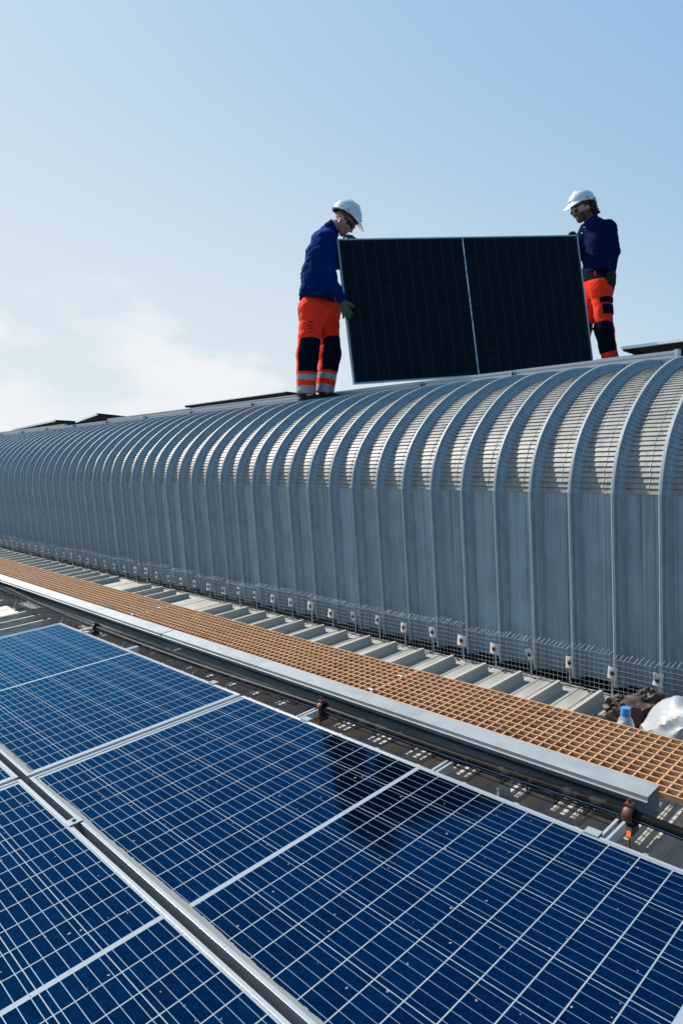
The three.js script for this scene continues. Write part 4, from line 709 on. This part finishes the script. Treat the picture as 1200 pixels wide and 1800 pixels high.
// left worker
{
  const P = person(worldAt(552, 703, 6.15), 'worker at the left, white hard hat, looking down at the panel corner'), j = jointsFrom(P);
  const J = { neck: j(582, 402, 6.16), head: j(604.5, 390, 6.15), chest: j(566, 442, 6.16), belly: j(559, 492, 6.16), pelvis: j(560, 538, 6.16), shoulderR: j(570, 428, 5.99), shoulderL: j(575, 420, 6.33), elbowR: j(580, 488, 5.93), wristR: j(600, 527, 5.94), elbowL: j(596, 462, 6.36), wristL: j(610, 432, 6.16),
    hipR: j(550, 545, 6.07), hipL: j(573, 545, 6.25), kneeR: j(540, 624, 6.03), kneeL: j(580, 622, 6.19), ankleR: j(538, 694, 6.06), ankleL: j(570, 693, 6.2), toeR: j(556, 702, 5.98), toeL: j(586, 699, 6.12) };
  const B = (x, y, d0, d1, r) => rcone(j(x, y, d0), j(x, y, d1), r, r);
  const torso = [B(571, 424, 6.02, 6.28, 0.098), B(564, 450, 6.02, 6.28, 0.138), B(560, 482, 6.04, 6.26, 0.155), B(557, 512, 6.05, 6.25, 0.152), B(558, 540, 6.06, 6.24, 0.150), rcone(j(578, 408, 6.16), j(570, 428, 6.16), 0.075, 0.11)];
  const fr = [Math.cos(0.62), Math.sin(0.62)];
  const head = build(P, J, { torso, hem: j(0, 527, 6.1)[1] - 0.0, headX: [-0.22, 0.0, 0.97].map((v, i) => [0.12, 0.0, -0.99][i]), headY: [0.66, 0.74, 0.06], tone: [0.40, 0.215, 0.16], beard: 0.45, crop: 0.75, fold: 0.027, seed: 3, collarTop: 0.30, legW: [0.115, 0.098, 0.086], waist: [-0.01, 0], frontR: fr, frontL: [Math.cos(0.3), Math.sin(0.3)], bands: [[0.50, 0.64], [0.78, 0.97]], knee: [-0.33, 0.43, -0.25], wire: false,
    extra: (p, R, tu, tl, c) => (R && c < -0.55 && tu > -0.2 && tu < 0.30 ? 'hip_panel' : null) });
  // right hand flat on the panel face, left hand over the top edge
  hand(P, handGeo(1, [0.30, 0.26, 0.24, 0.22], 0.25, 1.02, 0.9), basis([0.80, 0.42, 0.42], [-0.40, 0.88, -0.2], j(601.5, 531, 5.935)), 0);
  hand(P, handGeo(-1, [0.85, 0.9, 0.9, 0.85], 0.25, 1.0, 0.2), basis([0.92, 0.05, -0.38], [-0.15, -0.95, -0.25], j(616, 441, 6.125)), 0);
  part(P, 'waist_tag', new RoundedBoxGeometry(0.018, 0.022, 0.008, 2, 0.003).translate(...j(536, 530.5, 5.98)), limeMat);
  seed = 5; for (const [x, y] of [[543, 572], [546.5, 565.5], [546.5, 577], [546, 583.5]]) part(P, 'tool_loop', new RoundedBoxGeometry(0.036, 0.007, 0.006, 1, 0.002).rotateZ(-0.12).translate(...j(x, y, 5.945)), navyMat);
  const pk = j(537, 578, 5.965); part(P, 'holster_pocket', new RoundedBoxGeometry(0.055, 0.13, 0.02, 3, 0.009).rotateY(-0.3).translate(...pk), orangeMat);
}
// right worker
{
  const P = person(worldAt(1062, 668, 6.7), 'worker at the right, white hard hat, bearded with dark curly hair'), j = jointsFrom(P);
  const J = { neck: j(1041, 392, 6.72), head: j(1022, 369, 6.71), chest: j(1052, 425, 6.73), belly: j(1051, 462, 6.73), pelvis: j(1049, 497, 6.73), shoulderR: j(1030, 405, 6.87), shoulderL: j(1069, 401, 6.60), elbowR: j(1010, 448, 6.86), wristR: j(1003, 424, 6.66), elbowL: j(1077, 441, 6.56), wristL: j(1074, 474, 6.54),
    hipR: j(1040, 505, 6.8), hipL: j(1055, 505, 6.66), kneeR: j(1022, 583, 6.72), kneeL: j(1061, 580, 6.63), ankleR: j(1016, 655, 6.78), ankleL: j(1077, 654, 6.67), toeR: j(996, 664, 6.72), toeL: j(1056, 664, 6.6) };
  const B = (x, y, d0, d1, r) => rcone(j(x - 5, y, d1), j(x + 5, y, d0), r, r);
  const torso = [B(1051, 405, 6.66, 6.82, 0.098), B(1051, 428, 6.66, 6.82, 0.125), B(1051, 455, 6.68, 6.80, 0.125), B(1049, 480, 6.68, 6.80, 0.122), rcone(j(1042, 392, 6.72), j(1049, 408, 6.73), 0.07, 0.10)];
  const fr = [-Math.cos(0.75), Math.sin(0.75)];
  const { hm } = build(P, J, { torso, hem: j(0, 484, 6.73)[1], headX: [0.36, -0.01, 0.93], headY: [-0.37, 0.92, 0.15], tone: [0.37, 0.205, 0.15], beard: 1.0, crop: 0.95, fold: 0.019, seed: 21, collarTop: 0.34, legW: [0.100, 0.088, 0.072], waist: [0, 0], frontR: fr, frontL: fr, bands: [[0.66, 0.76], [0.88, 0.97]], knee: [-0.16, 0.52, 0.1], wire: true,
    extra: (p, R, tu, tl, c, vx, vz) => { const out = vx * 0.68 + vz * 0.73; if (!R && c > -0.55) { if (tu > 0.30 && tu < 0.43 && out > 0.25) return 'pocket'; if (tu > 0.47 && tu < 0.69 && out > 0.45) return 'pocket'; } if (p[1] > j(0, 496, 6.7)[1]) return 'hip_panel'; return null; } });
  // left hand hanging, right hand on the top edge of the panel
  hand(P, handGeo(1, [0.5, 0.48, 0.45, 0.42], 0.1, 1.12, 0.5), basis([-0.97, 0.06, 0.22], [0.10, 0.98, 0.05], j(1074.5, 481, 6.54)), 1);
  hand(P, handGeo(1, [0.9, 0.9, 0.9, 0.85], 0.25, 0.98, 0.2), basis([-0.7, 0.0, 0.7], [0.12, -0.96, -0.2], j(1000, 434, 6.62)), 1);
  part(P, 'belt_loop', new RoundedBoxGeometry(0.014, 0.05, 0.006, 1, 0.002).rotateZ(0.08).translate(...j(1045, 480.5, 6.56)), orangeMat);
  for (const [x, y, d] of [[1026, 399.5, 6.59], [1022, 410, 6.575]]) part(P, 'button', new THREE.SphereGeometry(0.0075, 12, 8).translate(...j(x, y, d)), buttonMat);
  // curls below the hat at the back of the head
  seed = 77; const curls = [];
  for (let i = 0; i < 260; i++) { const a = rr(-1.45, 1.45), y = rr(-0.075, 0.06), r = 0.092 + rr(-0.01, 0.022) + 0.022 * Math.max(0, Math.cos(a)) * rnd(); const g = new THREE.TorusGeometry(rr(0.009, 0.016), rr(0.0035, 0.006), 6, 12).rotateX(rr(0, 6)).rotateY(rr(0, 6)).translate(Math.sin(a) * r * 0.94, y - 0.01 * Math.cos(a), -0.012 - Math.cos(a) * r * 1.12); curls.push(g); }
  curls.push(...[new THREE.SphereGeometry(0.09, 24, 16, 0, Math.PI * 2, 0, Math.PI).scale(0.93, 0.8, 1.0).translate(0, 0.018, -0.030)]);
  part(P, 'hair', merge(curls).applyMatrix4(hm), hairMat);
}

renderer.render(scene, camera);
